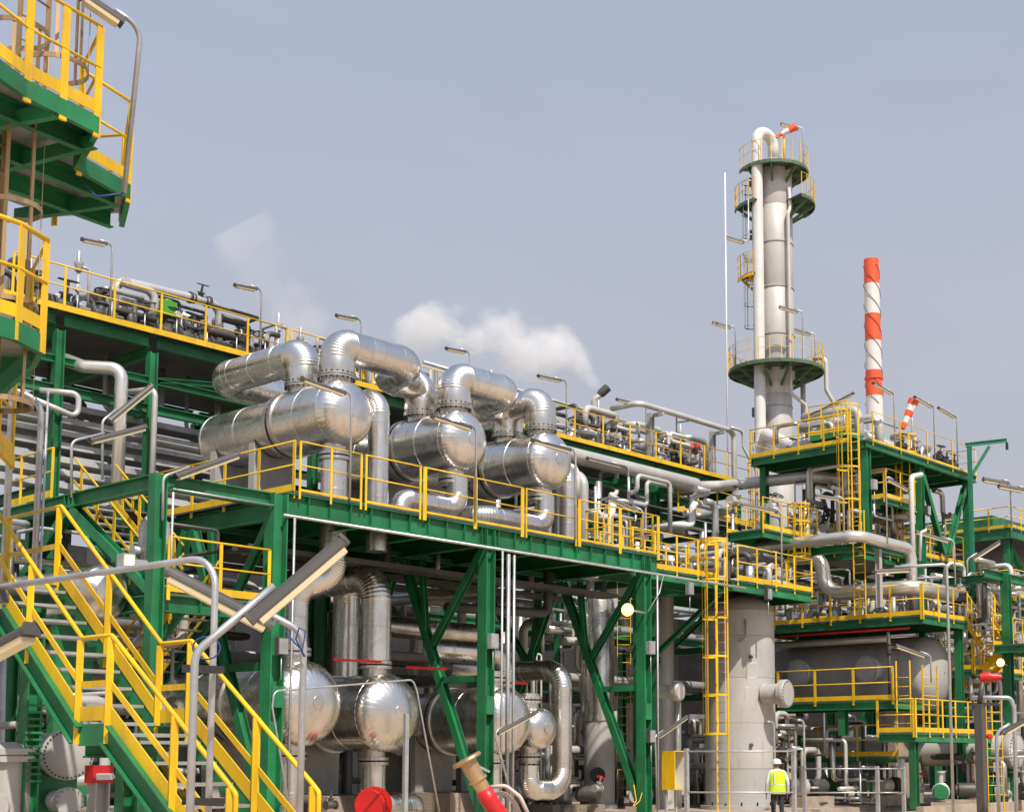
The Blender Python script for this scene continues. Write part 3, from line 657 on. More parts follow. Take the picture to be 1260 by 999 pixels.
# looped pipe on the left top of the rack
pipe([(18.75, 33.0, 12.76), (18.75, 33.0, 14.3), (21.95, 33.0, 14.42), (21.95, 33.0, 12.76)], .12, 'silver looped pipe standing on the left end of the rack walkway', SILV, .35, flanges=(((21.0, 33.0, 14.385), (1, 0, .04), DGREY), ((21.6, 33.0, 14.4), (1, 0, .04), DGREY)))
pipe([(18.9, 33.6, 13.95), (21.3, 33.6, 14.0), (21.3, 33.6, 12.76)], .1, 'second silver pipe behind the loop on the left end of the rack', SILV, .3)
pipe([(16.4, 32.9, 13.2), (23.8, 32.9, 13.25)], .11, 'dark manifold pipe lying behind the left rack railing', DGREY)
pipe([(17.0, 33.4, 13.3), (23.0, 33.4, 13.35)], .09, 'dull clad manifold pipe on the left rack walkway', CLADF)
pipe([(24.0, 33.0, 13.1), (45.5, 33.0, 13.1)], .16, 'long pale clad pipe low behind the right rack railing', TOWER)
pipe([(28.0, 33.7, 13.5), (44.5, 33.7, 13.5)], .14, 'second pale pipe behind the right rack railing', SILV)
pipe([(34.0, 34.3, 14.0), (44.8, 34.3, 13.9)], .12, 'upper dull pipe among the rack valves near the red windsock', CLADF)
# valves on the walkway
vx = [16.6, 17.3, 18.3, 19.6, 20.3, 20.9, 21.3, 22.6, 23.2]
for i, u in enumerate(vx):
    valve((u, 32.9, 13.2), (1, 0, 0), .13, '%s dark valve from the left on the left rack walkway manifold' % ORD[i], stem=V(.15*(i % 3-1), -.3*(i % 2), 1), group='valves on the left rack walkway')
valve((21.3, 33.0, 14.39), (1, 0, .04), .085, 'big hand wheel valve on top of the looped rack pipe', stem=V(0, -.35, 1))
lm = thing('actuator', 'lime green valve actuator on the left rack walkway', 'actuator', (20.2, 32.85, 13.6))
MB().box((19.98, 32.7, 13.62), (20.42, 33.05, 14.02)).build('casing', LIME, lm); MB().lathe((20.2, 32.88, 13.3), Z, [(0, .07), (.32, .07)], 10).build('stem', DGREY, lm)
MB().lathe((20.2, 32.88, 14.02), Z, [(0, .17), (.05, .16), (.08, 0)], 14).build('cap', LIME, lm)
for i in range(20):
    u = 26.0+i*.98+rnd.uniform(-.2, .2); v = rnd.choice((33.0, 33.7)); z = 13.1 if v == 33.0 else 13.5
    valve((u, v, z+.0), (1, 0, 0), .15, '%s valve from the left on the right rack walkway' % ORD[i], stem=V(rnd.uniform(-.3, .3), rnd.uniform(-.3, .1), 1), group='valves on the right rack walkway', body_m=rnd.choice((DGREY, CLADF, SILV)))
for i, u in enumerate((17.9, 24.2, 25.0, 27.3, 29.0, 33.0, 34.8, 38.6, 40.1, 42.2, 43.6, 44.6)):
    t = thing('relief_valve', '%s upright relief valve from the left above the rack railing' % ORD[i], 'relief valve', (u, 33.35, 12.75), 'relief valves on the rack')
    h = rnd.uniform(1.0, 1.75)
    MB().tube([(u, 33.35, 12.76), (u, 33.35, 12.76+h)], .045, 8).build('riser', SILV, t)
    MB().lathe((u, 33.35, 12.76+h), Z, [(0, .0), (0, .1), (.04, .1), (.04, .075), (.16, .11), (.2, .12), (.24, .12), (.24, .06), (.5, .05), (.55, .02), (.55, 0)], 12).build('body', rnd.choice((DGREY, SILV, GALV)), t)
    MB().tube([(u, 33.35, 12.9+h), (u+.3, 33.35, 12.9+h), (u+.3, 33.35, 13.2)], .04, 8, bend=.08).build('outlet', SILV, t)
# small windsock on the rack
t = thing('windsock', 'dark red drooping windsock on the pipe rack', 'windsock', (44.2, 34.0, 12.8))
MB().tube([(44.2, 34, 12.76), (44.2, 34, 15.6)], .035, 8).build('pole', DARK, t)
MB().tube([(44.2, 34, 15.3), (45.0, 34, 15.5)], .03, 6).build('arm', DARK, t)
MB().lathe((44.3, 33.9, 14.05), (.9, -.2, .35), [(0, .05), (0, .16), (.5, .2), (.95, .24), (1.0, .18)], 12).build('sock', RED, t)
# lamps along the walkway
for i, (u, lu) in enumerate(((18.18, .85), (22.77, .9), (26.36, .95), (30.88, 1.05), (35.56, 1.45), (40.0, 1.7))):
    lamp((u, 32.2, RZ), (u, 32.2, 14.93), (u-lu, 32.2, 14.86), '%s tube lamp from the left on the rack walkway against the sky' % ORD[i], 'lamps on the rack walkway', w=.13, bend=.2, start=.22, over=0)
for i, (u, z) in enumerate(((37.5, 12.0), (44.3, 11.2))):
    lamp((u, 31.0, 9.0 if i == 0 else 10.96), (u, 31.0, z), (u-2.2, 31.0, z+.02), ('tube lamp in front of the silver header pipe', 'tube lamp over the lower rack walkway')[i], w=.13, bend=.2, start=.2, over=0)
# lamps standing on the exchanger deck in front of the domes
for i, (x, yb, yt, xl, yl) in enumerate(((430, 620, 483, 372, 462), (585, 645, 525, 532, 508), (708, 662, 553, 655, 538))):
    a, b, c = at(x, yb, v=23.95), at(x, yt, v=23.95), at(xl, yl, v=23.95)
    lamp((a.x, 23.95, DZ), (a.x, 23.95, b.z), (c.x, 23.95, c.z), 'tube lamp on a thin pole before the %s upper dome' % ('left', 'middle', 'right')[i], 'lamps before the domes', w=.14, bend=.2, start=.15, over=0)
# pipes seen between the beams of the rack's left bays
rnd = random.Random(8)
for i in range(12):
    u = 15.2+i*.95+rnd.uniform(-.2, .2); v = 33.2+rnd.random()*2.2; z = 11.0+rnd.random()*.5
    pipe([(u, v, 12.6), (u, v, z), (u+rnd.choice((-.6, .6, 1.1)), v, z), (u+.5, v+.3, 9.5)], rnd.choice((.06, .09, .13)), '%s small dropping pipe from the left under the rack walkway at left' % ORD[i], rnd.choice((SILV, GALV, CLADF, DGREY)), .2, n=10, k=4, group='dropping pipes under the rack at left')
for i in range(12):
    u = 29.0+i*1.35+rnd.uniform(-.2, .2); v = 32.4+rnd.random()*1.6; z = 11.3+rnd.random()*.6
    pipe([(u, v, 12.6), (u, v, z), (u+rnd.choice((-.6, .6, 1.1)), v, z), (u+.5, v-.2, 11.0)], rnd.choice((.06, .09, .13)), '%s small dropping pipe from the left under the rack walkway at right' % ORD[i], rnd.choice((SILV, GALV, CLADF, WHITE)), .2, n=10, k=4, group='dropping pipes under the rack at right')
for i in range(8):
    u = 16.2+i*.95; h = .5+.5*((i*7) % 5)/4
    pipe([(u, 33.9, 12.76), (u, 33.9, 12.9+h), (u+.55, 33.9, 12.9+h), (u+.55, 33.6, 12.76)], .07, '%s little arched pipe from the left on the left rack walkway' % ORD[i], (SILV, CLADF, DGREY)[i % 3], .16, n=10, k=4, group='arched pipes on the left rack walkway')
    t = thing('instrument', '%s round gauge from the left over the left rack walkway' % ORD[i], 'gauge', (u+.3, 32.5, 12.76), 'gauges on the left rack walkway')
    MB().tube([(u+.3, 32.5, 12.76), (u+.3, 32.5, 13.3+.3*h)], .02, 6).build('stem', GALV, t)
    MB().lathe((u+.3, 32.47, 13.36+.3*h), (0, -1, 0), [(-.05, .05), (-.05, .09), (.03, .09), (.04, .08), (.04, 0)], 14).build('dial', (DARK, SILV, DGREY)[i % 3], t)
for i in range(16):
    u = 25.5+i*1.25; h = .5+.7*((i*5) % 7)/6
    pipe([(u, 34.6, 12.76), (u, 34.6, 13.0+h), (u+.7, 34.6, 13.0+h), (u+.7, 34.2, 12.9)], (.06, .1, .08)[i % 3], '%s little arched pipe from the left on the right rack walkway' % ORD[i], (SILV, CLADF, DGREY, WHITE)[i % 4], .18, n=10, k=4, group='arched pipes on the right rack walkway')
for i, (u, v) in enumerate(((28.6, 34.8), (28.0, 34.7))):
    single(MB().prof((u, v, 12.76), (u, v, 14.6-.15*i), [(-.14, -.1), (.14, -.1), (.16, .1), (-.16, .1)], V(1, 0, 0)), 'sign_post', YEL, '%s yellow marker post standing on the rack behind the crossover pipe' % ('taller', 'shorter')[i], 'post')

# ================================================================ access stairs in the foreground
F = thing('access_stairs', 'yellow and green foreground stairs descending to the lower left', 'stairs', (8.6, 14, 0))
UN, WD = 8.08, 1.0
top_a, top_b, mid_a, mid_b, bot = V(UN, 17.1, 3.98), None, V(UN, 14.62, 2.05), V(UN, 14.0, 2.05), V(UN, 11.1, 0.02)
stair(F, mid_a, top_a, WD, (1, 0, 0), 9, depth=.24)
stair(F, bot, mid_b, WD, (1, 0, 0), 9, depth=.24)
for k, off in enumerate((0, WD)):
    a, b = mid_a+V(off, 0, 0), mid_b+V(off, 0, 0)
    MB().chan(a, b, .24, .075, side=-1 if k == 0 else 1, t=.016).build('landing_edge', GREEN, F)
    MB().bar(a+V(0, 0, .235), b+V(0, 0, .235), .012, .16).build('toe_board', YEL, F)
    H = V(off, 0, 1.08)
    # continuous hand rail over both flights and the landing
    pts = [V(UN, 18.7, 3.98)+H, top_a+H, mid_a+H, mid_b+H, V(UN, 11.75, .47)+H, V(UN, 11.62, .47)+H-V(0, 0, .1), V(UN, 11.62, -.42)+H-V(0, 0, .1)]
    hr = MB().tube(pts, .026, 8, bend=.05, k=3).build('handrail', YEL, F)
    for p, q in ((V(UN, 18.7, 3.98), top_a), (top_a, mid_a), (mid_a, mid_b), (mid_b, V(UN, 11.7, .43))):
        MB().bar(p+H*1-V(0, 0, .52), q+H*1-V(0, 0, .52), .014, .07).build('middle_rail', YEL, hr)
    for y, z in ((18.5, 3.98), (17.15, 3.98), (15.85, 3.0), (14.66, 2.05), (14.02, 2.05), (12.72, 1.17), (11.72, .45)):
        p = V(UN+off, y, z); sx = -.0 if k else 0
        MB().prof(p+V(0, 0, -.1), p+V(0, 0, 1.06), [(-.06, -.014), (.06, -.014), (.06, .01), (0, .04), (-.06, .01)], V(-1, 0, 0)).build('post', YEL, hr)
    MB().chan(V(UN+off, 18.8, 3.9), top_a+V(off, 0, -.08), .24, .075, side=-1 if k == 0 else 1, t=.016).build('landing_edge', GREEN, F)
    MB().bar(V(UN+off, 18.8, 4.06), top_a+V(off, 0, .08), .012, .15).build('toe_board', YEL, F)
MB().plate([(UN+.02, 14.62, 2.07), (UN+WD-.02, 14.62, 2.07), (UN+WD-.02, 14.0, 2.07), (UN+.02, 14.0, 2.07)], .04).build('landing_grating', GALV, F)
MB().plate([(UN+.02, 18.8, 4.0), (UN+WD-.02, 18.8, 4.0), (UN+WD-.02, 17.12, 4.0), (UN+.02, 17.12, 4.0)], .04).build('landing_grating', GALV, F)
MB().ibeam((UN+.05, 14.55, 1.9), (UN+WD-.05, 14.55, 1.9), .2, .1).build('cross_beam', GREEN, F)
for u, v, z in ((UN+.04, 18.2, 3.78), (UN+WD-.04, 18.2, 3.78), (UN+.5, 14.45, 1.8)):
    MB().ibeam((u, v, 0), (u, v, z), .17, .17, V(1, 0, 0), t=.014).build('column', GREEN, F)
# ================================================================ railed platforms round a vessel at the left edge
Q = thing('platform_vessel', 'green and yellow railed platforms on a grey vessel at the upper left edge', 'vessel', (6.1, 17.4, 0))
VC = V(6.1, 17.4, 0)
MB().lathe(VC, Z, [(.1, 1.15), (13.5, 1.15), (14.0, .9), (14.3, .3), (14.35, 0)], 32).build('shell', GREYP, Q)
MB().lathe(VC, Z, [(0, 0), (0, 1.4), (.35, 1.4), (.35, 1.15)], 32).build('skirt', CONC, Q)
PZ = 9.25
poly = [(6.0, 13.9), (7.02, 14.42), (8.02, 14.66), (8.38, 15.78), (9.3, 16.13), (9.75, 17.05), (9.2, 17.9), (8.3, 17.8), (7.2, 17.2), (6.2, 16.2), (5.6, 15.2)]
grating(Q, poly, PZ, .035, m=GALV)
def chan_edge(par, pts, z, h=.22, m=GREEN):
    for a, b in zip(pts, pts[1:]): MB().bar((a[0], a[1], z-h/2), (b[0], b[1], z-h/2), .07, h).build('edge_beam', m, par)
chan_edge(Q, poly[:6], PZ-.036, .2)
for k_, (a, b) in enumerate((((6.3, 14.9), (8.15, 15.15)), ((6.7, 15.9), (9.2, 16.35)), ((6.9, 16.8), (9.6, 17.1)), ((7.4, 14.5), (6.6, 16.6)), ((8.1, 14.9), (7.5, 17.2)), ((9.2, 16.3), (8.6, 17.8)))):
    zz = PZ-.17 if k_ < 3 else PZ-.205
    MB().chan((a[0], a[1], zz), (b[0], b[1], zz), .24 if k_ < 3 else .16, .09).build('bracket_beam', GREEN, Q)
railing(Q, [(6.0, 13.88, PZ), (7.02, 14.4, PZ), (8.02, 14.64, PZ)], step=.62, pw=.1, rail=.022, drop=.28)
railing(Q, [(8.04, 14.68, PZ), (8.38, 15.74, PZ)], step=1.2, pw=.09, toe=False)
railing(Q, [(8.4, 15.78, PZ), (9.3, 16.11, PZ)], step=.9, pw=.09, drop=.28)
railing(Q, [(9.3, 16.15, PZ), (9.75, 17.03, PZ), (9.2, 17.9, PZ)], step=.9, pw=.08)
ladder(Q, (7.55, 15.35, PZ), (.35, -.94, 0), 5.0, cage_from=.55, m=BRASS_SHADE, ext=.6)  # brown of the cage is its shade, put into the colour
ladder(Q, (7.25, 15.7, 4.2), (.3, -.95, 0), 5.05, cage_from=1.6, m=BRASS_SHADE, ext=1.0)  # lower cage takes the same painted shade brown
P2 = 6.62
poly2 = [(6.3, 14.6), (7.2, 14.72), (7.62, 14.98), (8.0, 16.0), (7.3, 16.6), (6.0, 16.2)]
grating(Q, poly2, P2, .035, m=GALV)
chan_edge(Q, poly2[:5], P2-.036, .22)
railing(Q, [(6.3, 14.58, P2), (7.2, 14.7, P2), (7.64, 14.96, P2)], step=.5, pw=.11, rail=.03, drop=.25)
railing(Q, [(7.66, 15.0, P2), (8.0, 16.0, P2)], step=1.0, pw=.08)
for a, b in (((7.55, 15.1, P2-.3), (6.9, 16.4, P2-1.4)), ((6.5, 14.8, P2-.3), (6.3, 16.2, P2-1.4))):
    MB().chan(a, b, .18, .08).build('bracket', GREEN, Q)
railing(Q, [(7.3, 15.6, 5.55), (8.3, 16.9, 5.55)], step=.8, pw=.06)
MB().bar((7.3, 15.6, 5.5), (8.3, 16.9, 5.5), .06, .16).build('edge_beam', YEL, Q)
lamp((8.62, 15.05, 8.6), (8.5, 14.6, 10.5), (7.9, 14.75, 10.75), 'tube lamp on a curved pole at the corner of the upper left platform', w=.16, r=.032, bend=.35, start=.3)
single(MB().tube([(8.62, 15.05, 8.6), (8.4, 15.3, 8.55), (8.35, 15.5, 8.75)], .012, 6, bend=.1), 'cable', BLUE, 'blue cable hanging from the upper left lamp pole', 'cable')

# ================================================================ foreground lamps and poles
def fl(pb, pt, tip, d, d2, label, **k):
    b, t_, e = at(*pb, d=d), at(*pt, d=d), at(*tip, d=d2)
    return lamp((t_.x, t_.y, 0), t_, e, label, **k)
fl((240, 999), (240, 803), (412, 658), 9, 9.3, 'large tube lamp slanting up to the right before the left green column', r=.027, w=.135, start=.34, over=.02, bend=.16)
fl((376, 999), (374, 778), (214, 694), 11.5, 11.2, 'large tube lamp slanting up to the left behind the foreground lamp', r=.03, w=.145, start=.22, over=.02, bend=.2)
fl((262, 999), (266, 684), (-40, 728), 9.6, 10.6, 'tube lamp with long level arm reaching over the foreground stairs', r=.024, w=.15, start=.86, over=.3, bend=.2)
p = at(20, 765, d=9.9)
for y, nm in ((822, 'upper'), (985, 'lower')):
    a, b = at(228, y, d=9.05), at(272, y+2, d=9.5)
    single(MB().bar(a, b, .05, .05), 'pole_clamp', DARK, '%s dark clamp joining the two foreground lamp poles' % nm, 'clamp', None)
single(MB().tube([at(254+17*math.cos(a), 797+14*math.sin(a), d=9.2) for a in [R(x) for x in range(-60, 300, 24)]]+[at(238, 820, d=9.15)], .006, 6), 'cable', BLUE, 'loop of blue cable on the foreground lamp pole', 'cable')
single(MB().tube([at(x, y, d=11.4) for x, y in ((352, 776), (362, 790), (372, 800), (376, 776), (368, 772), (364, 786), (375, 808))], .008, 6), 'cable', BLUE, 'blue cable coil by the second slanting lamp', 'cable')
lamp(at(126, 590, v=26), at(126, 518, v=26), at(180, 474, v=26), 'tube lamp slanting up beside the big silver downpipe', w=.16, start=.1)
lamp(at(88, 612, v=26), at(88, 543, v=26), at(172, 522, v=26), 'tube lamp pointing right below the slanting one at the left', w=.16, start=.25)
lamp(at(200, 640, v=23.9), at(201, 586, v=23.9), at(286, 556, v=23.9), 'tube lamp at the corner of the stair bay frame', w=.17, start=.15)
q = at(10, 600, d=21); single(MB().tube([at(-14, 418, d=21), at(6, 424, d=21), V(q.x, q.y, at(8, 450, d=21).z), V(q.x, q.y, 0)], .055, 10, bend=.2), 'bent_pole', GALV, 'grey pole bending left at the left picture edge', 'pole')
q = at(47, 600, d=21); single(MB().tube([at(-10, 470, d=21), V(q.x, q.y, at(50, 490, d=21).z), V(q.x, q.y, 0)], .05, 10, bend=.35), 'bent_pole', GALV, 'thick grey pole rising behind the foreground stairs at left', 'pole')
q = at(54, 600, d=21); single(MB().tube([V(q.x, q.y, at(56, 478, d=21).z), V(q.x, q.y, 0)], .02, 8), 'conduit', GALV, 'thin conduit strapped to the thick grey pole at left', 'conduit')
lamp(V(*at(-60, 900, d=10.5).xy, 0), at(-60, 815, d=10.5), at(33, 764, d=10.2), 'tube lamp poking in from the left picture edge over the stairs', r=.03, w=.15, start=.05, over=.02)
# big grey downpipe in front of the rack at the left, and its slim neighbour
pipe([(16.6, 33.6, 12.2), (17.35, 31.9, 11.45), (18.0, 31.2, 11.4), (18.0, 31.2, 6.5)], .16, 'big silver downpipe with elbow in front of the rack at left', CLADS, .3, n=20)
pipe([(18.6, 32.4, 11.1), (19.0, 31.3, 11.1), (19.0, 31.3, 6.5)], .08, 'slim pale downpipe right of the big silver one', SILV, .2)
pipe([(15.6, 31.4, 10.3), (17.0, 31.4, 10.0), (17.0, 31.4, 10.6), (16.2, 31.8, 10.6)], .07, 'thin silver hooked pipe left of the big silver downpipe', SILV, .18)
# lantern on the brace, lit
t = thing('lantern', 'lit square lantern on the green brace left of the stairs', 'lantern', at(160, 697, v=23.5))
p = at(155, 690, v=23.6)
MB().box(p-V(.12, .12, .13), p+V(.12, .12, .13)).build('casing', GALV, t)
for i in (0, 1): MB().box(p+V(-.09+.1*i, -.135, -.09), p+V(-.01+.1*i, -.121, .09)).build('lit_pane', WARML, t)
MB().box(p+V(.121, -.05, -.05), p+V(.42, .05, .05)).build('arm', GALV, t)

# ================================================================ things below the foreground stairs
def vflange(p, d, r, label, m=GREYP, L=.5, nb=28, name='flanged_nozzle'):
    p = Vector(p); d = Vector(d).normalized()
    t = thing(name, label, 'nozzle', (p.x, p.y, p.z-r))
    MB().lathe(p-d*L, d, [(0, r*.8), (L-.16, r*.8), (L-.16, r), (L-.085, r), (L-.085, r*.94), (L-.075, r*.94), (L-.075, r), (L-.01, r), (L, r*.97), (L, 0)], 36).build('blind_flange', m, t)
    bolts(t, p-d*.02, d, r*.9, nb, r*.028, .06, DARK)
    return t
t = thing('horizontal_drum', 'grey horizontal drum with big bolted cover under the foreground stairs', 'vessel', (10.6, 19.2, 0))
pc = at(84, 928, d=19.0)
dd = V(-.25, -.97, 0).normalized()
MB().lathe(pc-dd*2.6, dd, [(0, 0), (.0, .31), (2.4, .31)], 32).build('shell', DGREY, t)
MB().lathe(pc-dd*.16, dd, [(0, .28), (.02, .345), (.06, .345), (.06, .32), (.075, .32), (.075, .345), (.15, .345), (.16, .33), (.16, 0)], 40).build('cover', GREYP, t)
bolts(t, pc-dd*.015, dd, .315, 36, .011, .03, DARK)
for s_ in (.7, 1.9): MB().box(pc-dd*s_+V(-.3, -.08, -pc.z), pc-dd*s_+V(.3, .08, -.22)).build('saddle', GREEN, t)
pq = at(86, 986, d=18.8); vflange(pq, dd, .19, 'small grey bolted cover below the big one under the stairs', GREYP, .9, 14)
t = thing('red_lever_valve', 'red valve with white lever on a grey post below the foreground stairs', 'valve', at(118, 1010, d=17.5))
pr_ = at(122, 953, d=17.5)
MB().box(pr_-V(.14, .1, .1), pr_+V(.14, .1, .12)).build('body', RED, t); MB().box(pr_+V(-.1, -.13, -.06), pr_+V(.12, -.102, .02)).build('tag', WHITE, t)
MB().bar(pr_+V(.1, -.12, .02), pr_+V(.22, -.16, -.14), .03, .02).build('lever', WHITE, t)
MB().ibeam((pr_.x, pr_.y, 0), (pr_.x, pr_.y, pr_.z-.1), .2, .2, V(1, 0, 0)).build('post', GREYP, t)
t = thing('strainer_pot', 'stained grey upright strainer pot at the lower left edge', 'vessel', at(10, 1000, d=17.5))
pd = at(14, 935, d=17.5)
MB().lathe((pd.x, pd.y, 0), Z, [(.3, .26), (1.75, .26), (1.75, .33), (1.82, .33), (1.82, .3), (1.84, .3), (1.84, .33), (1.91, .33), (1.98, .2), (2.0, 0)], 26).build('shell', GREYP, t)
MB().lathe((pd.x, pd.y, 1.2), (-.76, -.65, 0), [(0, .12), (.42, .12), (.42, .19), (.47, .19), (.47, 0)], 18).build('nozzle', SILV, t)
for k in range(3): MB().tube([(pd.x+.2*math.cos(k*2.1), pd.y+.2*math.sin(k*2.1), .3), (pd.x+.26*math.cos(k*2.1), pd.y+.26*math.sin(k*2.1), 0)], .03, 8).build('leg', GREEN, t)
pipe([at(-30, 893, d=18), at(33, 891, d=18), V(*at(33, 960, d=18).xy, .1)], .05, 'grey elbow pipe at the lower left edge', SILV, .12)
pipe([V(*at(2, 960, d=18.4).xy, .1), at(2, 760, d=18.4)], .07, 'upright grey pipe at the lower left edge', GALV)
t = thing('stanchion', 'green ribbed steel stanchion behind the foreground stairs at left', 'stanchion', at(36, 1010, d=17.5))
ps = at(36, 900, d=17.5)
MB().ibeam((ps.x, ps.y, 0), (ps.x, ps.y, 3.7), .2, .22, V(1, 0, 0)).build('column', GREEN, t)
for i in range(12): MB().box((ps.x-.115, ps.y-.13, 1.5+i*.085), (ps.x+.115, ps.y-.112, 1.53+i*.085)).build('rib', GREEN, t)

# fire hose coupling and red hose in front of the exchangers
t = thing('fire_monitor', 'bronze hose coupling with red pipe slanting in the foreground', 'fire monitor', (8.9, 8.7, 0))
a, b, c_ = at(572, 930, d=12), at(597, 975, d=12), at(628, 1020, d=12)
d = (a-b).normalized()
MB().lathe(a-d*.02, -d, [(0, 0), (0, .13), (.018, .135), (.03, .13), (.03, .075), (.2, .07), (.2, .085), (.22, .085), (.22, .066), (.36, .06), (.36, 0)], 24).build('coupling', BRASS_SHADE, t)
MB().tube([a-d*.33, b-d*.08, c_, V(c_.x+.25, c_.y-.25, .7), V(c_.x+.25, c_.y-.25, 0)], .075, 16, bend=.25, k=6).build('pipe', RED, t)
for s_ in (-1, 1): MB().bar(a-d*.1+RT*.07*s_, a-d*.13+RT*.15*s_-UP*.02*s_, .015, .02).build('lug', GALV, t)
mb = MB().tube([at(x, y, d=12.15) for x, y in ((603, 968), (622, 966), (640, 980), (652, 1006))], .018, 8, bend=.1); mb.build('hose_strand', HOSE, t)
MB().tube([at(x, y, d=12.2) for x, y in ((606, 978), (620, 974), (634, 988), (644, 1010))], .018, 8, bend=.1).build('hose_strand', HOSE, t)
t = thing('pipe_cover', 'red round cover on a pipe end at the bottom edge left of centre', 'pipe cover', (20.3, 24.3, 0))
pc = at(455, 990, v=24.2); d = V(-.80, -.6, 0.05).normalized()
MB().lathe(pc-d*.3, d, [(-.5, .3), (.3, .3), (.3, .34), (.34, .34), (.36, .32), (.36, 0)], 30).build('cover', RED, t)
MB().lathe(pc-d*.3, d, [(-.1, .31), (-.1, .42), (-.03, .42), (-.03, .31)], 30).build('flange', RED, t)
MB().tube([pc-d*.7, pc-d*1.6, V(pc.x+1.0, pc.y+1.6, .2)], .29, 18, bend=.4).build('pipe', SILV, t)
# small upright valve and thin pipe frame
valve(at(407, 990, v=24.6), (1, 0, 0), .06, 'small dark hand wheel valve beside the concrete pedestal', stem=Z)
single(MB().tube([V(17.0, 22.4, 0), at(335, 870, v=22.4), at(337, 850, v=22.4), at(508, 836, v=22.4), at(513, 850, v=22.4), V(20.9, 22.4, 0)], .02, 8, bend=.15), 'barrier_hoop', GALV, 'thin grey bent pipe hoop before the lower domes', 'barrier')
single(MB().box(at(500, 878, v=22.6)-V(.05, .04, at(500, 878, v=22.6).z), at(500, 878, v=22.6)+V(.05, .04, 0)), 'marker_post', GALV, 'slim grey post before the second lower dome', 'post')
lamp((24.3, 23.4, 0), at(608, 900, v=23.4), at(656, 874, v=23.4), 'tube lamp slanting up before the smallest lower dome', w=.12, start=.05)
lamp(at(809, 1005, v=24.5), at(806, 905, v=24.5), at(842, 880, v=24.5), 'tube lamp slanting up beside the grey slim vessel', w=.13, start=.05)

# ================================================================ vertical drum with caged ladder
D = thing('vertical_drum', 'big grey vertical drum beside the yellow caged ladder', 'vessel', (37.75, 26.5, .16))
DC = V(37.75, 26.5, 0)
MB().lathe(DC, Z, [(.16, 1.3), (.16, 1.32), (.28, 1.32), (.28, 1.14), (1.45, 1.14)], 48).build('skirt', GREYP, D)
zs = (1.45, 2.9, 4.35, 5.7, 6.55)
for a, b in zip(zs, zs[1:]):
    MB().lathe(DC, Z, [(a, 1.13), (a, 1.135), (a+.012, 1.15), (b-.012, 1.15), (b, 1.135), (b, 1.13)], 48).build('shell_course', GREYP, D)
MB().lathe(DC, Z, [(6.55, 1.15)]+[(6.55+.55*math.sin(a), 1.15*math.cos(a)) for a in [R(x) for x in (15, 30, 45, 60, 75, 89)]], 48).build('head', GREYP, D)
def dpt(ang, z, r=1.15): return DC+V(math.cos(ang)*r, math.sin(ang)*r, z)
mh = MB(); mp = at(970, 853, d=44.5); md = V(.12, -.99, 0).normalized()
mh.lathe(mp-md*.85, md, [(0, .33), (.62, .33), (.62, .45), (.7, .45), (.7, .42), (.715, .42), (.715, .45), (.82, .45), (.85, .43), (.85, 0)], 34).build('manhole', GREYP, D)
bolts(D, mp-md*.02, md, .4, 24, .014, .04, DARK)
# painted outline marks on the shell
def mark(a0, a1, z0, z1, sides):
    if 'l' in sides: MB().box(dpt(a0, z0, 1.153)-V(.012, .012, 0), dpt(a0, z1, 1.153)+V(.012, .012, 0)).build('paint_mark', WHITE, D)
    if 'r' in sides: MB().box(dpt(a1, z0, 1.153)-V(.012, .012, 0), dpt(a1, z1, 1.153)+V(.012, .012, 0)).build('paint_mark', WHITE, D)
    for s_, z in (('t', z1), ('b', z0)):
        if s_ in sides: MB().bar(dpt(a0, z, 1.156), dpt(a1, z, 1.156), .014, .035).build('paint_mark', WHITE, D)
mark(R(226), R(243), 4.35, 4.82, 'lrtb'); mark(R(224), R(245), 3.68, 4.02, 'lrt')
for a, z in ((R(232), 2.2), (R(233), 5.0)):
    MB().lathe(dpt(a, z, 1.1), V(math.cos(a), math.sin(a), 0), [(0, .06), (.14, .06), (.14, 0)], 12).build('coupling', DGREY, D)
MB().tube([dpt(R(225), 6.2, 1.2), dpt(R(225), 5.6, 1.3), dpt(R(215), 5.5, 1.2)], .035, 8, bend=.1).build('davit', GREYP, D)
for a in range(0, 360, 24): MB().box(dpt(R(a), .29, 1.24)-V(.02, .02, 0), dpt(R(a), .4, 1.24)+V(.02, .02, 0)).build('anchor_bolt', DARK, D)
# its deck, the walkway to it, and the ladder
W = thing('drum_platform', 'green and yellow railed platform around the top of the grey drum', 'platform', (37, 26, 0))
WZ = 7.2
grating(W, [(34.75, 24.6), (39.2, 24.6), (39.2, 28.6), (34.75, 28.6)], WZ)
for p, q in (((34.75, 24.62), (39.2, 24.62)), ((39.18, 24.7), (39.18, 28.6)), ((34.77, 24.7), (34.77, 28.6)), ((34.75, 28.58), (39.2, 28.58))):
    MB().ibeam((*p, WZ-.19), (*q, WZ-.19), .3, .14).build('edge_beam', GREEN, W)
railing(W, [(34.95, 24.58, WZ), (39.2, 24.58, WZ), (39.24, 28.6, WZ)], step=1.05, pw=.07)
for p in ((34.9, 28.5), (39.1, 28.5)): column(W, p[0], p[1], .17, 6.85, .2, plate=False)
for a, b in (((34.9, 28.4, 4.6), (34.9, 25.2, 6.85)), ((35.1, 28.5, 4.4), (38.9, 28.5, 6.8))): MB().ibeam(a, b, .14, .14).build('brace', GREEN, W)
ladder(W, (34.35, 24.75, .16), (-1, 0, 0), 7.1, w=.42, cage_from=2.35, cage_r=.37, rungm=GALV)
W2 = thing('walkway', 'short railed walkway between the exchanger deck and the drum platform', 'walkway', (32.8, 25.6, 6.9))
grating(W2, [(30.45, 25.1), (34.7, 25.1), (34.7, 26.3), (30.45, 26.3)], WZ+.05)
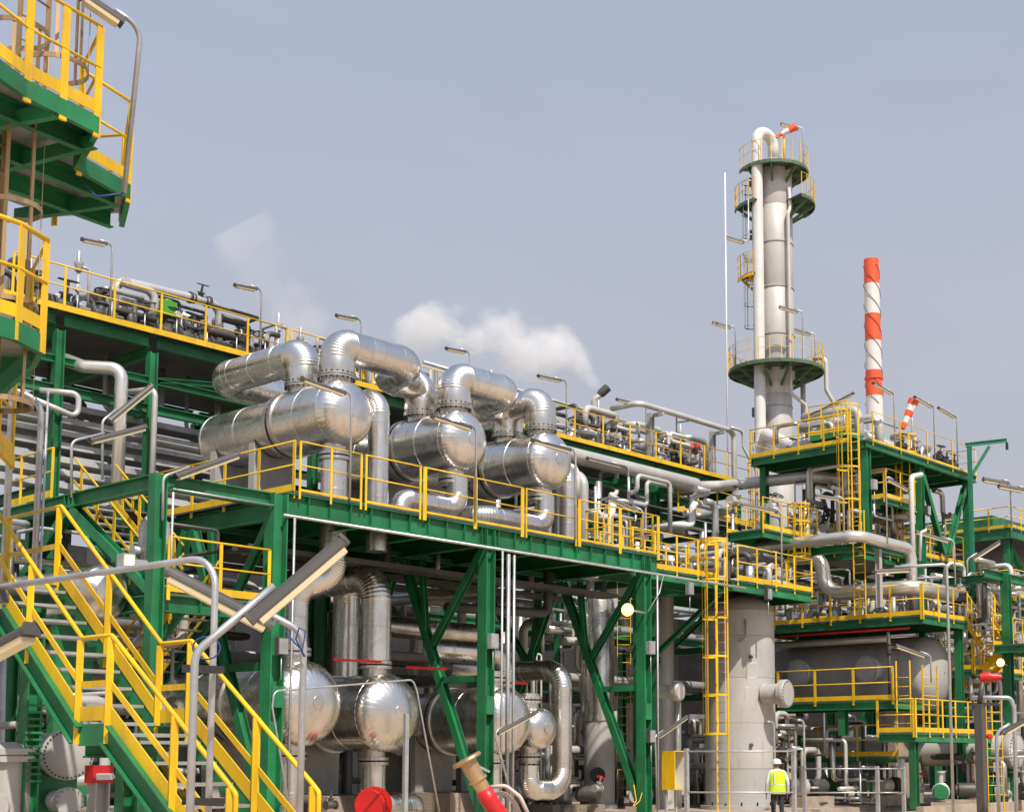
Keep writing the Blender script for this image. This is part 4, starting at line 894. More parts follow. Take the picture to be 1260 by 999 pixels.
for v in (25.12, 26.28): MB().ibeam((30.45, v, WZ-.13), (34.7, v, WZ-.13), .28, .12).build('edge_beam', GREEN, W2)
railing(W2, [(30.5, 25.08, WZ+.05), (34.65, 25.08, WZ+.05)], step=1.1, pw=.075); railing(W2, [(30.5, 26.3, WZ+.05), (34.65, 26.3, WZ+.05)], step=1.1)
railing(W2, [(33.8, 25.15, WZ+.05), (33.8, 25.6, WZ+.05)], step=.4, toe=False)
# tall slim vessel with blind tee, and the shadowed vessel with manhole
t = thing('slim_vessel', 'slim pale vertical vessel with round blind flange right of the right green column', 'vessel', (36.35, 28.5, .16))
MB().lathe((36.35, 28.5, 0), Z, [(.16, .4), (.3, .4), (.3, .3), (7.2, .3), (7.35, .2), (7.4, 0)], 26).build('shell', TOWER, t)
fp = at(838, 850, d=44.2); fd = V(.15, -.98, 0).normalized()
MB().lathe(fp-fd*.75, fd, [(0, .22), (.5, .22), (.5, .31), (.57, .31), (.57, .29), (.585, .29), (.585, .31), (.72, .31), (.75, .29), (.75, 0)], 28).build('blind_flange', TOWER, t)
bolts(t, fp-fd*.02, fd, .27, 18, .012, .03, DARK)
single(MB().tube([(35.6, 27.4, 3.6), (35.6, 27.4, 2.0), (35.6, 27.4, .2)], .1, 10), 'small_pipe', SILV, 'grey pipe below the blind flange of the slim vessel', 'pipe')
t = thing('shaded_vessel', 'clad vertical vessel with open black manhole behind the right green column', 'vessel', (34.9, 30.1, .16))
MB().lathe((34.9, 30.1, 0), Z, [(.16, .6), (.3, .6), (.3, .5), (3.0, .5)], 30).build('skirt', GREYP, t)
MB().lathe((34.9, 30.1, 0), Z, [(3.0, .5), (3.0, .53), (3.1, .53), (3.1, .49), (6.9, .49), (7.1, .4), (7.2, 0)], 30).build('shell', CLAD, t)
hp_ = V(34.9, 30.1, 1.25)+V(-.83, -.55, 0)*.485
MB().lathe(hp_, (-.83, -.55, 0), [(0, .25), (.04, .25), (.04, .22), (.03, .21), (.03, 0)], 24).build('manhole', DARK, t)
L2 = thing('ladder', 'yellow ladder seen in the shade beside the clad vertical vessel', 'ladder', (36.4, 30.3, .2))
ladder(L2, (36.4, 30.3, .2), (-.7, -.7, 0), 6.9, cage_from=20, rungm=YEL)
# yellow open box on a post
t = thing('hose_cabinet', 'yellow open cabinet with white inside left of the grey drum', 'cabinet', (31.85, 24.65, 0))
cx, cy = 31.85, 24.65
for a, b in (((cx-.29, cy-.23, .9), (cx-.26, cy+.23, 2.0)), ((cx+.26, cy-.23, .9), (cx+.29, cy+.23, 2.0)), ((cx-.259, cy-.23, 1.97), (cx+.259, cy+.23, 2.0)), ((cx-.259, cy-.23, .9), (cx+.259, cy+.23, .93))):
    MB().box(a, b).build('side_panel', YEL, t)
MB().box((cx-.259, cy+.2, .931), (cx+.259, cy+.229, 1.969)).build('back_panel', WHITE, t)
for x in (-.257, .237): MB().box((cx+x, cy-.2, .935), (cx+x+.02, cy+.198, 1.965)).build('inner_lining', WHITE, t)
for x in (-.22, .22): MB().box((cx+x-.03, cy+.1, 0), (cx+x+.03, cy+.16, .899)).build('leg', GREYP, t)
# lit floodlight under the deck corner
t = thing('floodlight', 'glowing sodium floodlight under the right end of the exchanger deck', 'lamp', (29.2, 23.9, 5.6))
lp = at(772, 750, v=23.75)
MB().lathe(lp, V(-.55, -.8, -.2), [(-.12, .07), (0, .18), (.02, .17)], 18).build('reflector', GALV, t)
MB().lathe(lp, V(-.55, -.8, -.2), [(.0, .16), (.06, .13), (.1, .07), (.12, 0)], 16).build('glass', GOLDL, t)
MB().tube([lp+V(.06, .08, .02), V(29.65, 23.95, lp.z)], .03, 8).build('arm', GALV, t)
single(MB().tube([V(29.6, 23.8, 5.75), V(30.0, 23.7, 6.3), V(30.3, 23.8, 6.8)], .015, 6, bend=.2), 'cable', GALV, 'thin cable from the floodlight up to the deck', 'cable')
single(MB().tube([at(780, 965, v=23.7), at(783, 985, v=23.6), at(776, 996, v=23.6), at(787, 985, v=23.5), at(790, 975, v=23.6)], .012, 6, bend=.1), 'cable', YEL, 'loose yellow cable at the foot of the right green column', 'cable')

# ================================================================ upper structure right of the tower
E = thing('upper_structure', 'green steel structure with railed top deck and caged ladder at right', 'steel structure', (47, 27, 0))
EZ2 = 13.0
for u, v, z0 in ((43.25, 24.8, 9.35), (47.2, 24.8, 3.0), (51.1, 24.8, .17), (43.5, 29.3, .17), (51.1, 29.3, .17)): column(E, u, v, z0, 12.7, .26)
grating(E, [(43.0, 24.6), (51.6, 24.6), (51.6, 29.6), (43.0, 29.6)], EZ2)
for p, q in (((43.0, 24.65), (51.6, 24.65)), ((43.05, 24.75), (43.05, 29.5)), ((51.55, 24.75), (51.55, 29.5)), ((43.0, 29.55), (51.6, 29.55))):
    MB().ibeam((*p, EZ2-.17), (*q, EZ2-.17), .25, .14).build('edge_beam', GREEN, E)
for i in range(5): MB().ibeam((44.4+i*1.5, 24.8, EZ2-.2), (44.4+i*1.5, 29.4, EZ2-.2), .3, .14).build('floor_beam', GREEN, E)
railing(E, [(43.0, 29.6, EZ2), (43.0, 25.3, EZ2)], step=1.1, pw=.07); railing(E, [(43.4, 24.6, EZ2), (51.6, 24.6, EZ2), (51.6, 29.6, EZ2), (43.2, 29.6, EZ2)], step=1.9, pw=.045, rail=.016, toe_h=.07)
railing(E, [(43.0, 27.0, EZ2+.45), (43.0, 25.4, EZ2+.45)], step=.55, pw=.05)
MB().box((43.0, 25.4, EZ2+.25), (44.2, 27.0, EZ2+.45)).build('step_deck', GREEN, E)
for a, b in (((47.4, 24.8, 12.4), (49.0, 24.8, 9.6)), ((50.9, 24.8, 12.4), (49.3, 24.8, 9.6)), ((43.5, 29.5, 6.75), (43.5, 31.0, 9.0)), ((43.5, 32.5, 6.75), (43.5, 31.1, 9.0))):
    MB().ibeam(a, b, .2, .2, V(0, 1, 0), t=.016).build('brace', GREEN, E)
ladder(E, (42.75, 25.0, 9.3), (-1, 0, 0), 3.75, w=.45, cage_from=.3, cage_r=.4)
ladder(E, (42.9, 24.95, 6.75), (-1, 0, 0), 2.6, w=.45, cage_from=20)
# intermediate decks
def deck(par, u0, u1, v0, v1, z, beam=.26, rails=('f', 'l'), m=GREEN, step=1.2, pw=.06, cols=()):
    grating(par, [(u0, v0), (u1, v0), (u1, v1), (u0, v1)], z)
    for p, q in (((u0, v0+.04), (u1, v0+.04)), ((u0, v1-.04), (u1, v1-.04)), ((u0+.04, v0+.1), (u0+.04, v1-.1)), ((u1-.04, v0+.1), (u1-.04, v1-.1))):
        MB().ibeam((*p, z-.05-beam/2), (*q, z-.05-beam/2), beam, .12).build('edge_beam', m, par)
    segs = {'f': [(u0, v0, z), (u1, v0, z)], 'l': [(u0, v1, z), (u0, v0+.05, z)], 'r': [(u1, v0+.05, z), (u1, v1, z)], 'b': [(u0, v1, z), (u1, v1, z)]}
    for s_ in rails: railing(par, segs[s_], step=step, pw=pw)
    for u, v in cols: column(par, u, v, .17, z-.05-beam, .24, plate=False)
deck(E, 39.5, 43.0, 26.7, 28.2, 9.6, rails=('f', 'b')); deck(E, 44.7, 51.0, 25.9, 29.2, 9.35, rails=('f', 'l'), step=1.1)
MB().ibeam((43.0, 24.8, 9.2), (47.0, 24.8, 9.2), .26, .2).build('beam', GREEN, E); MB().ibeam((43.1, 24.95, 9.2), (43.1, 29.2, 9.2), .26, .2).build('beam', GREEN, E)
M_ = thing('mezzanine_deck', 'green and yellow railed deck above the horizontal vessel at right', 'platform', (45.5, 25.5, 0))
deck(M_, 43.6, 47.0, 22.9, 30.2, 6.7, rails=('l', 'f'), step=1.25, pw=.08, cols=((46.8, 23.2), (43.8, 30.0), (46.8, 30.0)))
N_ = thing('valve_platform', 'yellow railed platform along the horizontal vessel beside the big drum', 'platform', (42, 25.5, 0))
deck(N_, 41.5, 43.6, 22.9, 29.0, 3.72, rails=('l',), step=1.35, pw=.09, cols=((41.65, 28.8),))
MB().ibeam((41.7, 25.0, 2.55), (41.7, 25.0, 3.38), .26, .26, V(1, 0, 0)).build('hanger', GREEN, N_)
deck(N_, 41.0, 46.6, 21.9, 23.3, 2.62, rails=('f', 'l'), step=.95, pw=.08, cols=((41.2, 22.1), (46.4, 22.05)))
ladder(N_, (42.0, 21.88, 2.62), (0, -1, 0), 2.0, w=1.0, cage_from=20, ext=.2, rungm=YEL)
ladder(N_, (41.35, 22.5, 2.62), (-1, 0, 0), 2.0, w=.5, cage_from=20, ext=.35, rungm=YEL)
deck(N_, 43.0, 44.6, 23.6, 28.4, 1.85, rails=('l',), step=1.6, beam=.16)
# horizontal vessel
t = thing('horizontal_vessel', 'large grey horizontal vessel with two bolted manholes under the mezzanine deck', 'vessel', (46.35, 28, .16))
for k in range(5):
    MB().lathe((46.35, 24.2+k*1.8, 4.85), (0, 1, 0), [(0, 1.33), (.01, 1.35), (1.79, 1.35), (1.8, 1.33)], 44).build('shell_course', GREYP, t)
for v, s_ in ((24.2, -1), (33.2, 1)): MB().lathe((46.35, v, 4.85), (0, s_, 0), [(0, 1.35)]+[(.65*math.sin(a), 1.35*math.cos(a)) for a in [R(x) for x in (12, 25, 40, 55, 70, 80, 89)]], 44).build('head', GREYP, t)
for v in (25.6, 28.5):
    MB().lathe((45.1, v, 4.95), (-1, 0, 0), [(0, .36), (.55, .36), (.55, .5), (.63, .5), (.63, .47), (.645, .47), (.645, .5), (.75, .5), (.77, .48), (.77, 0)], 30).build('manhole', SILV, t)
    bolts(t, (44.35, v, 4.95), (-1, 0, 0), .44, 24, .015, .04, DARK)
for v in (25.2, 31.8): MB().box((45.35, v-.15, .17), (47.35, v+.15, 3.9)).build('saddle', CONC, t)
pipe([(44.7, 31, 6.05), (44.7, 24.9, 6.05)], .13, 'silver pipe along the top of the horizontal vessel', SILV)
pipe([(43.9, 31, 6.3), (43.9, 23.6, 6.3)], .05, 'long red pipe under the mezzanine deck', RED)
pipe([(43.7, 24.3, 6.2), (43.7, 24.3, 3.75)], .06, 'dark upright pipe with valve before the horizontal vessel', DGREY)
valve((43.7, 24.3, 5.6), Z, .07, 'dark lever valve on the upright pipe before the horizontal vessel', stem=V(.3, -1, 0))
# clad S-shaped pipe along the mezzanine railing, and the grey one above it
pipe([(43.55, 30.5, 9.15), (43.7, 27.0, 9.15), (43.8, 26.9, 7.73), (44.0, 23.4, 7.72), (46.8, 23.4, 7.72)], .27, 'thick silver pipe dipping and bending along the mezzanine railing', CLADS, .62, n=20, k=8, flanges=(((43.62, 28.5, 9.1), (0, 1, 0)),))
pipe([(41.4, 30.5, 9.3), (41.4, 24.1, 9.3), (45.1, 24.1, 9.25), (45.1, 24.1, 7.0)], .2, 'silver pipe turning a corner high above the mezzanine deck', CLADS, .45, n=18, k=8)
pipe([(42.0, 33.5, 12.2), (43.4, 31.2, 12.2), (44.0, 27.5, 12.2), (46.5, 26.5, 12.2)], .22, 'silver pipe curving under the top deck of the right structure', SILV, .8, n=18, k=8)
single(MB().ibeam((43.1, 24.3, 7.0), (43.1, 24.3, 9.05), .18, .18), 'pipe_support', GREYP, 'grey post under the corner of the high silver pipe', 'support')
# vessels and pipes on the mezzanine
for i, (u, v, r, h) in enumerate(((45.0, 29.0, .35, 1.1), (44.9, 26.3, .3, .9), (45.2, 24.5, .26, 1.0), (46.2, 25.6, .3, 1.3), (46.2, 28.0, .3, 1.2))):
    t = thing('filter_pot', '%s small clad pot from the back on the mezzanine deck' % ORD[i], 'vessel', (u, v, 6.7), 'pots on the mezzanine deck')
    MB().lathe((u, v, 6.7), Z, [(0, r), (h*.6, r)]+[(h*.6+r*.4*math.sin(a), r*math.cos(a)) for a in (R(20), R(45), R(70), R(89))], 22).build('shell', CLAD, t)
    MB().lathe((u, v, 6.7+h*.6+r*.38), Z, [(0, .06), (.2, .06), (.2, .11), (.24, .11), (.24, 0)], 12).build('nozzle', SILV, t)
    MB().lathe((u, v, 6.7), Z, [(h*.55, r), (h*.55, r*1.08), (h*.6, r*1.08), (h*.6, r)], 22).build('flange', GALV, t)
# pipes and fittings on the top deck
pipe([(44.2, 25.6, 13.02), (44.2, 25.6, 14.5), (44.2, 28.0, 14.5)], .17, 'first arched pipe on the top deck beside the caged ladder', SILV, .4, flanges=(((44.2, 25.6, 13.3), Z),))
pipe([(45.3, 25.4, 13.02), (45.3, 25.4, 14.35), (45.3, 28.0, 14.35)], .17, 'second arched pipe on the top deck', SILV, .4, flanges=(((45.3, 25.4, 13.3), Z),))
pipe([(44.5, 27.6, 14.6), (50.5, 27.6, 14.4)], .22, 'dull grey pipe lying along the top deck behind the arches', GREYP, flanges=(((46.5, 27.6, 14.54), (1, 0, 0)), ((49.0, 27.6, 14.46), (1, 0, 0))))
pipe([(46.0, 26.4, 13.9), (49.5, 26.4, 13.8), (49.5, 26.4, 13.02)], .16, 'pale lower pipe along the top deck', TOWER, .4)
for i, (u, v) in enumerate(((46.6, 25.2), (48.0, 25.4), (49.4, 25.1), (50.4, 25.3), (51.2, 25.4), (44.6, 28.8), (46.0, 29.0))):
    valve((u, v, 13.45), (1, 0, 0), .09, '%s small dark valve from the left on the right top deck' % ORD[i], stem=V(.1*(i % 3-1), -.2, 1), group='valves on the right top deck')
    single(MB().tube([(u, v, 13.0), (u, v, 13.4)], .05, 8), 'valve_stand', SILV, 'stand under the %s small dark valve from the left on the right top deck' % ORD[i], 'stand', 'valve stands on the top deck')
t = thing('windsock', 'red and white striped windsock on the right top deck', 'windsock', (47.1, 25.0, 13.0))
MB().tube([(47.1, 25.0, 13.0), (47.1, 25.0, 15.35)], .03, 8).build('pole', GALV, t)
wd = V(-.35, .2, -.9).normalized(); wp = V(47.1, 24.9, 15.25)
for k, m_ in enumerate((ORVEST, WHITE, ORVEST, WHITE, ORVEST)):
    r0 = .21-.025*k
    MB().lathe(wp+wd*.25*k, wd, [(0, r0), (.25, r0-.025)]+([(.25, 0)] if k == 4 else []), 16).build('stripe', m_, t)
for i, (u, z) in enumerate(((45.2, 15.1), (48.3, 15.2), (50.2, 15.15))):
    lamp((u, 24.7, 13.0), (u, 24.7, z), (u-1.5, 24.7, z+.15), '%s tube lamp from the left on the edge of the right top deck' % ORD[i], 'lamps on the right top deck', w=.12, bend=.1, start=.1, over=0)
lamp((43.1, 26.3, 13.0), (43.1, 27.3, 14.2), (43.1, 25.3, 14.8), 'tube lamp by the step at the left of the right top deck', w=.12)
t = thing('davit_crane', 'teal green davit crane arm standing against the sky at right', 'crane', (50.0, 24.1, .17))
MB().ibeam((50.0, 24.1, .17), (50.0, 24.1, 13.95), .14, .14, V(1, 0, 0)).build('post', TEAL, t)
MB().ibeam((49.88, 24.2, 13.9), (51.0, 23.0, 14.1), .15, .12).build('arm', TEAL, t)
MB().ibeam((50.05, 24.02, 12.75), (50.5, 23.5, 13.85), .12, .12).build('strut', TEAL, t)
MB().box((50.95, 22.96, 13.72), (51.03, 23.04, 14.0)).build('hook_block', DARK, t)
# lamps and poles in the middle of the right half
for i, (a, b, c_, v, l) in enumerate((((830, 690), (826, 650), (780, 600), 26.5, ''),)): pass
def plamp(pb, pt, tip, d, label, **k):
    b, t_, e = at(*pb, d=d), at(*pt, d=d), at(*tip, d=d); lamp((t_.x, t_.y, b.z), t_, e, label, w=k.pop('w', .15), **k)
plamp((790, 690), (791, 628), (752, 610), 40, 'tube lamp leaning over the walkway behind the yellow gate')
plamp((961, 720), (961, 627), (916, 618), 44, 'tube lamp over the drum platform', bend=.3)
plamp((978, 660), (978, 592), (992, 590), 52, 'small lamp left of the right structure', start=.02)
plamp((1036, 660), (1038, 612), (1006, 607), 48, 'tube lamp among the valves left of the caged ladder')
plamp((1091, 670), (1090, 585), (1118, 600), 49, 'tube lamp sloping under the top deck at right')
plamp((1175, 720), (1174, 665), (1130, 652), 48, 'tube lamp over the middle of the right structure')
plamp((1165, 706), (1190, 688), (1226, 665), 46, 'long tube lamp slanting up before the green columns at right', w=.17)
plamp((1146, 840), (1145, 806), (1106, 792), 45, 'dark tube lamp before the head of the horizontal vessel')
lamp((37.6, 18.95, 0), (37.6, 18.95, 7.45), (36.0, 20.3, 7.3), 'tall thin grey lamp mast in front of the right platforms', r=.045, w=.16, start=.55, bend=.12)
single(MB().tube([at(1132, 690, d=47), at(1133, 655, d=47), at(1140, 652, d=47)], .05, 8, bend=.1), 'bent_pole', WHITE, 'white bent pipe before the green column at right', 'pipe')
single(MB().tube([(45.6, 24.3, 6.75), (45.6, 24.3, 12.0), (46.4, 24.3, 12.2)], .1, 10, bend=.25), 'small_pipe', WHITE, 'tall white pipe rising before the middle column of the right structure', 'pipe')
rnd = random.Random(11)
for i in range(14):
    u = 47.2+rnd.random()*5.5; v = 23.2+rnd.random()*1.2; z0 = rnd.choice((3.0, 5.0, 6.2)); h = rnd.uniform(1.2, 3.6)
    pipe([(u, v, z0), (u, v, z0+h), (u+rnd.choice((-1.4, -.8, .9)), v, z0+h), (u+rnd.choice((-.6, .5)), v+.6, z0+h-1)], rnd.choice((.05, .07, .1, .14)), '%s bent pipe in the tangle below the crane post' % ORD[i], rnd.choice((SILV, WHITE, GALV, CLADF)), .22, n=10, k=4, group='pipes below the crane post')
for i in range(9):
    valve((47.4+i*.6, 23.3+rnd.random()*.8, 7.0+rnd.random()*1.6), (1, 0, 0), rnd.choice((.08, .11)), '%s valve from the left in the tangle below the crane post' % ORD[i], stem=V(rnd.uniform(-.5, .5), -.3, 1), group='valves below the crane post', body_m=rnd.choice((DGREY, SILV, CLADF)))
for i, z in enumerate((7.3, 7.9, 8.5)): pipe([(47.3, 24.0+.2*i, z), (55.5, 24.0+.2*i, z)], (.12, .09, .15)[i], '%s level silver pipe from the bottom running right below the crane post' % ORD[i], SILV, n=12, group='level pipes below the crane post')

# small bore pipework on the intermediate decks
for i in range(16):
    u = 43.6+rnd.random()*6.8; v = 26.3+rnd.random()*2.4; h = .8+rnd.random()*1.6
    pipe([(u, v, 9.36), (u, v, 9.36+h), (u+rnd.choice((-.8, .8, 1.2)), v, 9.36+h), (u+.9, v+.2, 9.36)], .06+.05*rnd.random(), '%s small bent pipe in the thicket on the middle right deck' % ORD[i], rnd.choice((SILV, GALV, CLADF, DGREY, WHITE)), .2, n=10, k=4, group='small pipes on the middle right deck')
for i in range(14):
    u = 40.0+i*.75+rnd.uniform(-.15, .15); v = 27.0+rnd.random()*1.5
    valve((u, v, 10.2+rnd.random()*.7), (1, 0, 0), .1, '%s valve from the left on the middle right deck' % ORD[i], stem=V(rnd.uniform(-.4, .4), -.3, 1), group='valves on the middle right deck', body_m=rnd.choice((DGREY, SILV, CLADF)))

# ================================================================ distillation tower
TC = V(57.2, 37.75, 0)
T = thing('distillation_tower', 'tall pale distillation tower with ring platforms against the sky', 'tower', (TC.x, TC.y, 0))
def tl(z0, z1, r, name='shell_course', m=TOWER, n=44): return MB().lathe(TC, Z, [(z0, r-.03), (z0, r-.012), (z0+.02, r), (z1-.02, r), (z1, r-.012), (z1, r-.03)], n).build(name, m, T)
MB().lathe(TC, Z, [(.1, 1.1), (.1, 1.15), (1.0, .9), (8, .75)], 40).build('skirt', CONC, T)
for a, b in ((8, 12), (12, 16.0), (16.0, 19.6)): tl(a, b, .78)
MB().lathe(TC, Z, [(19.6, .78), (20.6, .92)], 44).build('transition', TOWER, T)
for a, b in ((20.6, 25.0), (25.0, 29.2), (29.2, 31.3)): tl(a, b, .93)
MB().lathe(TC, Z, [(31.3, .92)]+[(31.3+.5*math.sin(a), .92*math.cos(a)) for a in [R(x) for x in (20, 40, 60, 80, 89)]], 44).build('head', TOWER, T)
for z in (25.0, 19.0, 27.3, 22.6, 17.2, 14.0): MB().lathe(TC, Z, [(z-.04, .7), (z-.04, (.97 if z > 20 else .81)), (z+.04, (.97 if z > 20 else .81)), (z+.04, .7)], 44).build('stiffening_ring', GREYP, T)
def ring_platform(z, r0, r1, a0, a1, n=14, rail=True, brackets=6, m=OLIVE):
    A = [R(a0+(a1-a0)*i/n) for i in range(n+1)]
    outer = [TC+V(math.cos(a)*r1, math.sin(a)*r1, z) for a in A]; inner = [TC+V(math.cos(a)*r0, math.sin(a)*r0, z) for a in A]
    mb = MB()
    for i in range(n): mb.plate([outer[i], outer[i+1], inner[i+1], inner[i]], .05)
    mb.build('platform_deck', GRATE, T)
    mb = MB()
    for i in range(n): mb.bar(outer[i]-V(0, 0, .12), outer[i+1]-V(0, 0, .12), .05, .14)
    mb.build('platform_edge', m, T)
    for i in range(brackets):
        a = A[0]+(A[-1]-A[0])*(i+.5)/brackets; e = V(math.cos(a), math.sin(a), 0)
        MB().bar(TC+e*(r0-.3)+V(0, 0, z-1.0), TC+e*(r1-.1)+V(0, 0, z-.15), .09, .12).build('platform_bracket', m, T)
        MB().bar(TC+e*(r0-.3)+V(0, 0, z-.12), TC+e*(r1-.08)+V(0, 0, z-.12), .1, .14).build('platform_beam', m, T)
    if rail: railing(T, outer, step=1.1, pw=.035, rail=.012, drop=.1, toe=False)
ring_platform(20.9, .95, 2.35, 0, 357, 26, brackets=10)
ring_platform(31.15, .95, 1.75, 140, 420, 16, brackets=6)
ring_platform(29.4, .95, 2.05, 255, 345, 8, brackets=3)
ring_platform(29.2, .95, 1.95, 130, 185, 5, brackets=2)
ring_platform(25.5, .95, 1.9, 140, 180, 4, brackets=2, m=YEL)
# ladders up the left flank
lf = V(math.cos(R(160)), math.sin(R(160)), 0)
ladder(T, TC+lf*1.1+V(0, 0, 20.9), lf, 4.6, m=GALV, cage_from=2.0, ext=1.0); ladder(T, TC+lf*1.15+V(0, 0, 25.5), lf, 3.8, m=GALV, cage_from=2.0, ext=1.0)
# overhead vapour line
q1, q2 = V(55.5, 37.55, 0), V(56.0, 38.1, 0)
pipe([V(57.0, 37.6, 31.7), V(57.0, 37.6, 32.9), V(55.75, 37.75, 32.9), V(55.75, 37.75, 16.6), V(49.5, 33.2, 15.6), V(44.6, 28.6, 13.5), V(44.6, 26.5, 13.5)], .28, 'thick white overhead pipe running down the left side of the tower', WHITE, .75, n=20, k=8)
for i, z in enumerate((30.3, 27.6, 18.6, 17.4)):
    MB().box((55.7, 37.9, z-.25), (56.4, 38.2, z+.2)).build('pipe_guide', DGREY, T)
pipe([TC+V(-.2, -1.05, 30.0), TC+V(-.2, -1.12, 29.0), TC+V(-.4, -1.1, 28.6), TC+V(-.4, -1.1, 19.5), TC+V(.5, -1.4, 19.0), TC+V(.5, -1.4, 10)], .09, 'slim pipe down the face of the tower', TOWER, .3, n=10)
pipe([TC+V(1.5, -1.2, 21.6), TC+V(1.6, -1.9, 21.6), TC+V(1.6, -1.9, 19.9), TC+V(2.1, -2.2, 19.0), TC+V(1.2, -1.2, 18.3), TC+V(1.2, -1.2, 10)], .11, 'branching pipe under the right of the tower ring platform', TOWER, .35, n=12)
pipe([TC+V(.95, -.95, 20.6), TC+V(.95, -.95, 9.0)], .13, 'upright pipe on the right side of the lower tower', TOWER, n=12)
valve(TC+V(1.2, -1.2, 16.5), Z, .13, 'valve on the branching pipe beside the lower tower', stem=V(.5, -1, 0))
single(MB().tube([V(54.2, 38.6, 30.4), V(54.2, 38.6, 12.5)], .04, 8), 'antenna_mast', WHITE, 'thin white mast left of the tower', 'mast')
t = thing('windsock', 'pink and white windsock on top of the tower', 'windsock', TC+V(0, 0, 31.2))
sp = TC+V(.1, -.6, 33.3); MB().tube([TC+V(.1, -.6, 31.2), sp], .05, 8).build('pole', YEL, t)
for k, m_ in enumerate((ORVEST, WHITE, ORVEST)):
    MB().lathe(sp+V(.35, -.45, .1)-V(.55, -.5, .45)*.48*k, V(-.55, .5, -.45), [(0, .2-.045*k), (.42, .155-.045*k)], 14).build('stripe', m_, t)
for i, (a, r, z, h, l) in enumerate(((330, 2.2, 20.9, 2.1, 'right edge of the tower ring platform'), (150, 2.2, 20.9, 2.0, 'left edge of the tower ring platform'), (320, 1.6, 31.2, 2.4, 'top platform of the tower'), (250, 2.2, 20.9, 2.4, 'front of the tower ring platform'), (175, 2.0, 29.2, -2.2, 'underside of the left tower platform'))):
    p = TC+V(math.cos(R(a))*r, math.sin(R(a))*r, z)
    lamp(p, p+V(0, 0, h), p+V(-.75, .75, h+.3), 'small lamp on the '+l, w=.2, r=.035, start=.2, over=.05, bend=.15)

# ================================================================ striped chimney far behind
CC = at(1075.5, 480, d=150); CC.z = 0
t = thing('chimney', 'tall red and white banded chimney in the distance', 'chimney', CC)
ys = (313, 345, 384, 418, 456, 488, 540, 600, 680)
zz = [at(1075, y, d=150).z for y in ys]+[0]
for i, (a, b) in enumerate(zip(zz, zz[1:])):
    def rr(z): return .80+.16*(55-z)/25
    MB().lathe(CC, Z, [(b, rr(b)), (a-.03, rr(a)), (a, rr(a)-.03)]+([(a, rr(a)-.2), (a-1, rr(a)-.2)] if i == 0 else [(a, rr(a)-.1)]), 32).build('band', ORANGE if i % 2 == 0 else WHITE, t)
for ph in (0, 2.09, 4.19): MB().tube([CC+V(math.cos(a+ph)*(.86+.1*(a/14)), math.sin(a+ph)*(.86+.1*(a/14)), 54.6-a*1.05) for a in [R(x) for x in range(0, 860, 20)]], .03, 5).build('strake', DGREY, t)
for z in (42.0,): MB().lathe(CC, Z, [(z, .8), (z, 1.0), (z+.25, 1.0), (z+.25, .8)], 32).build('ring', ORANGE, t)

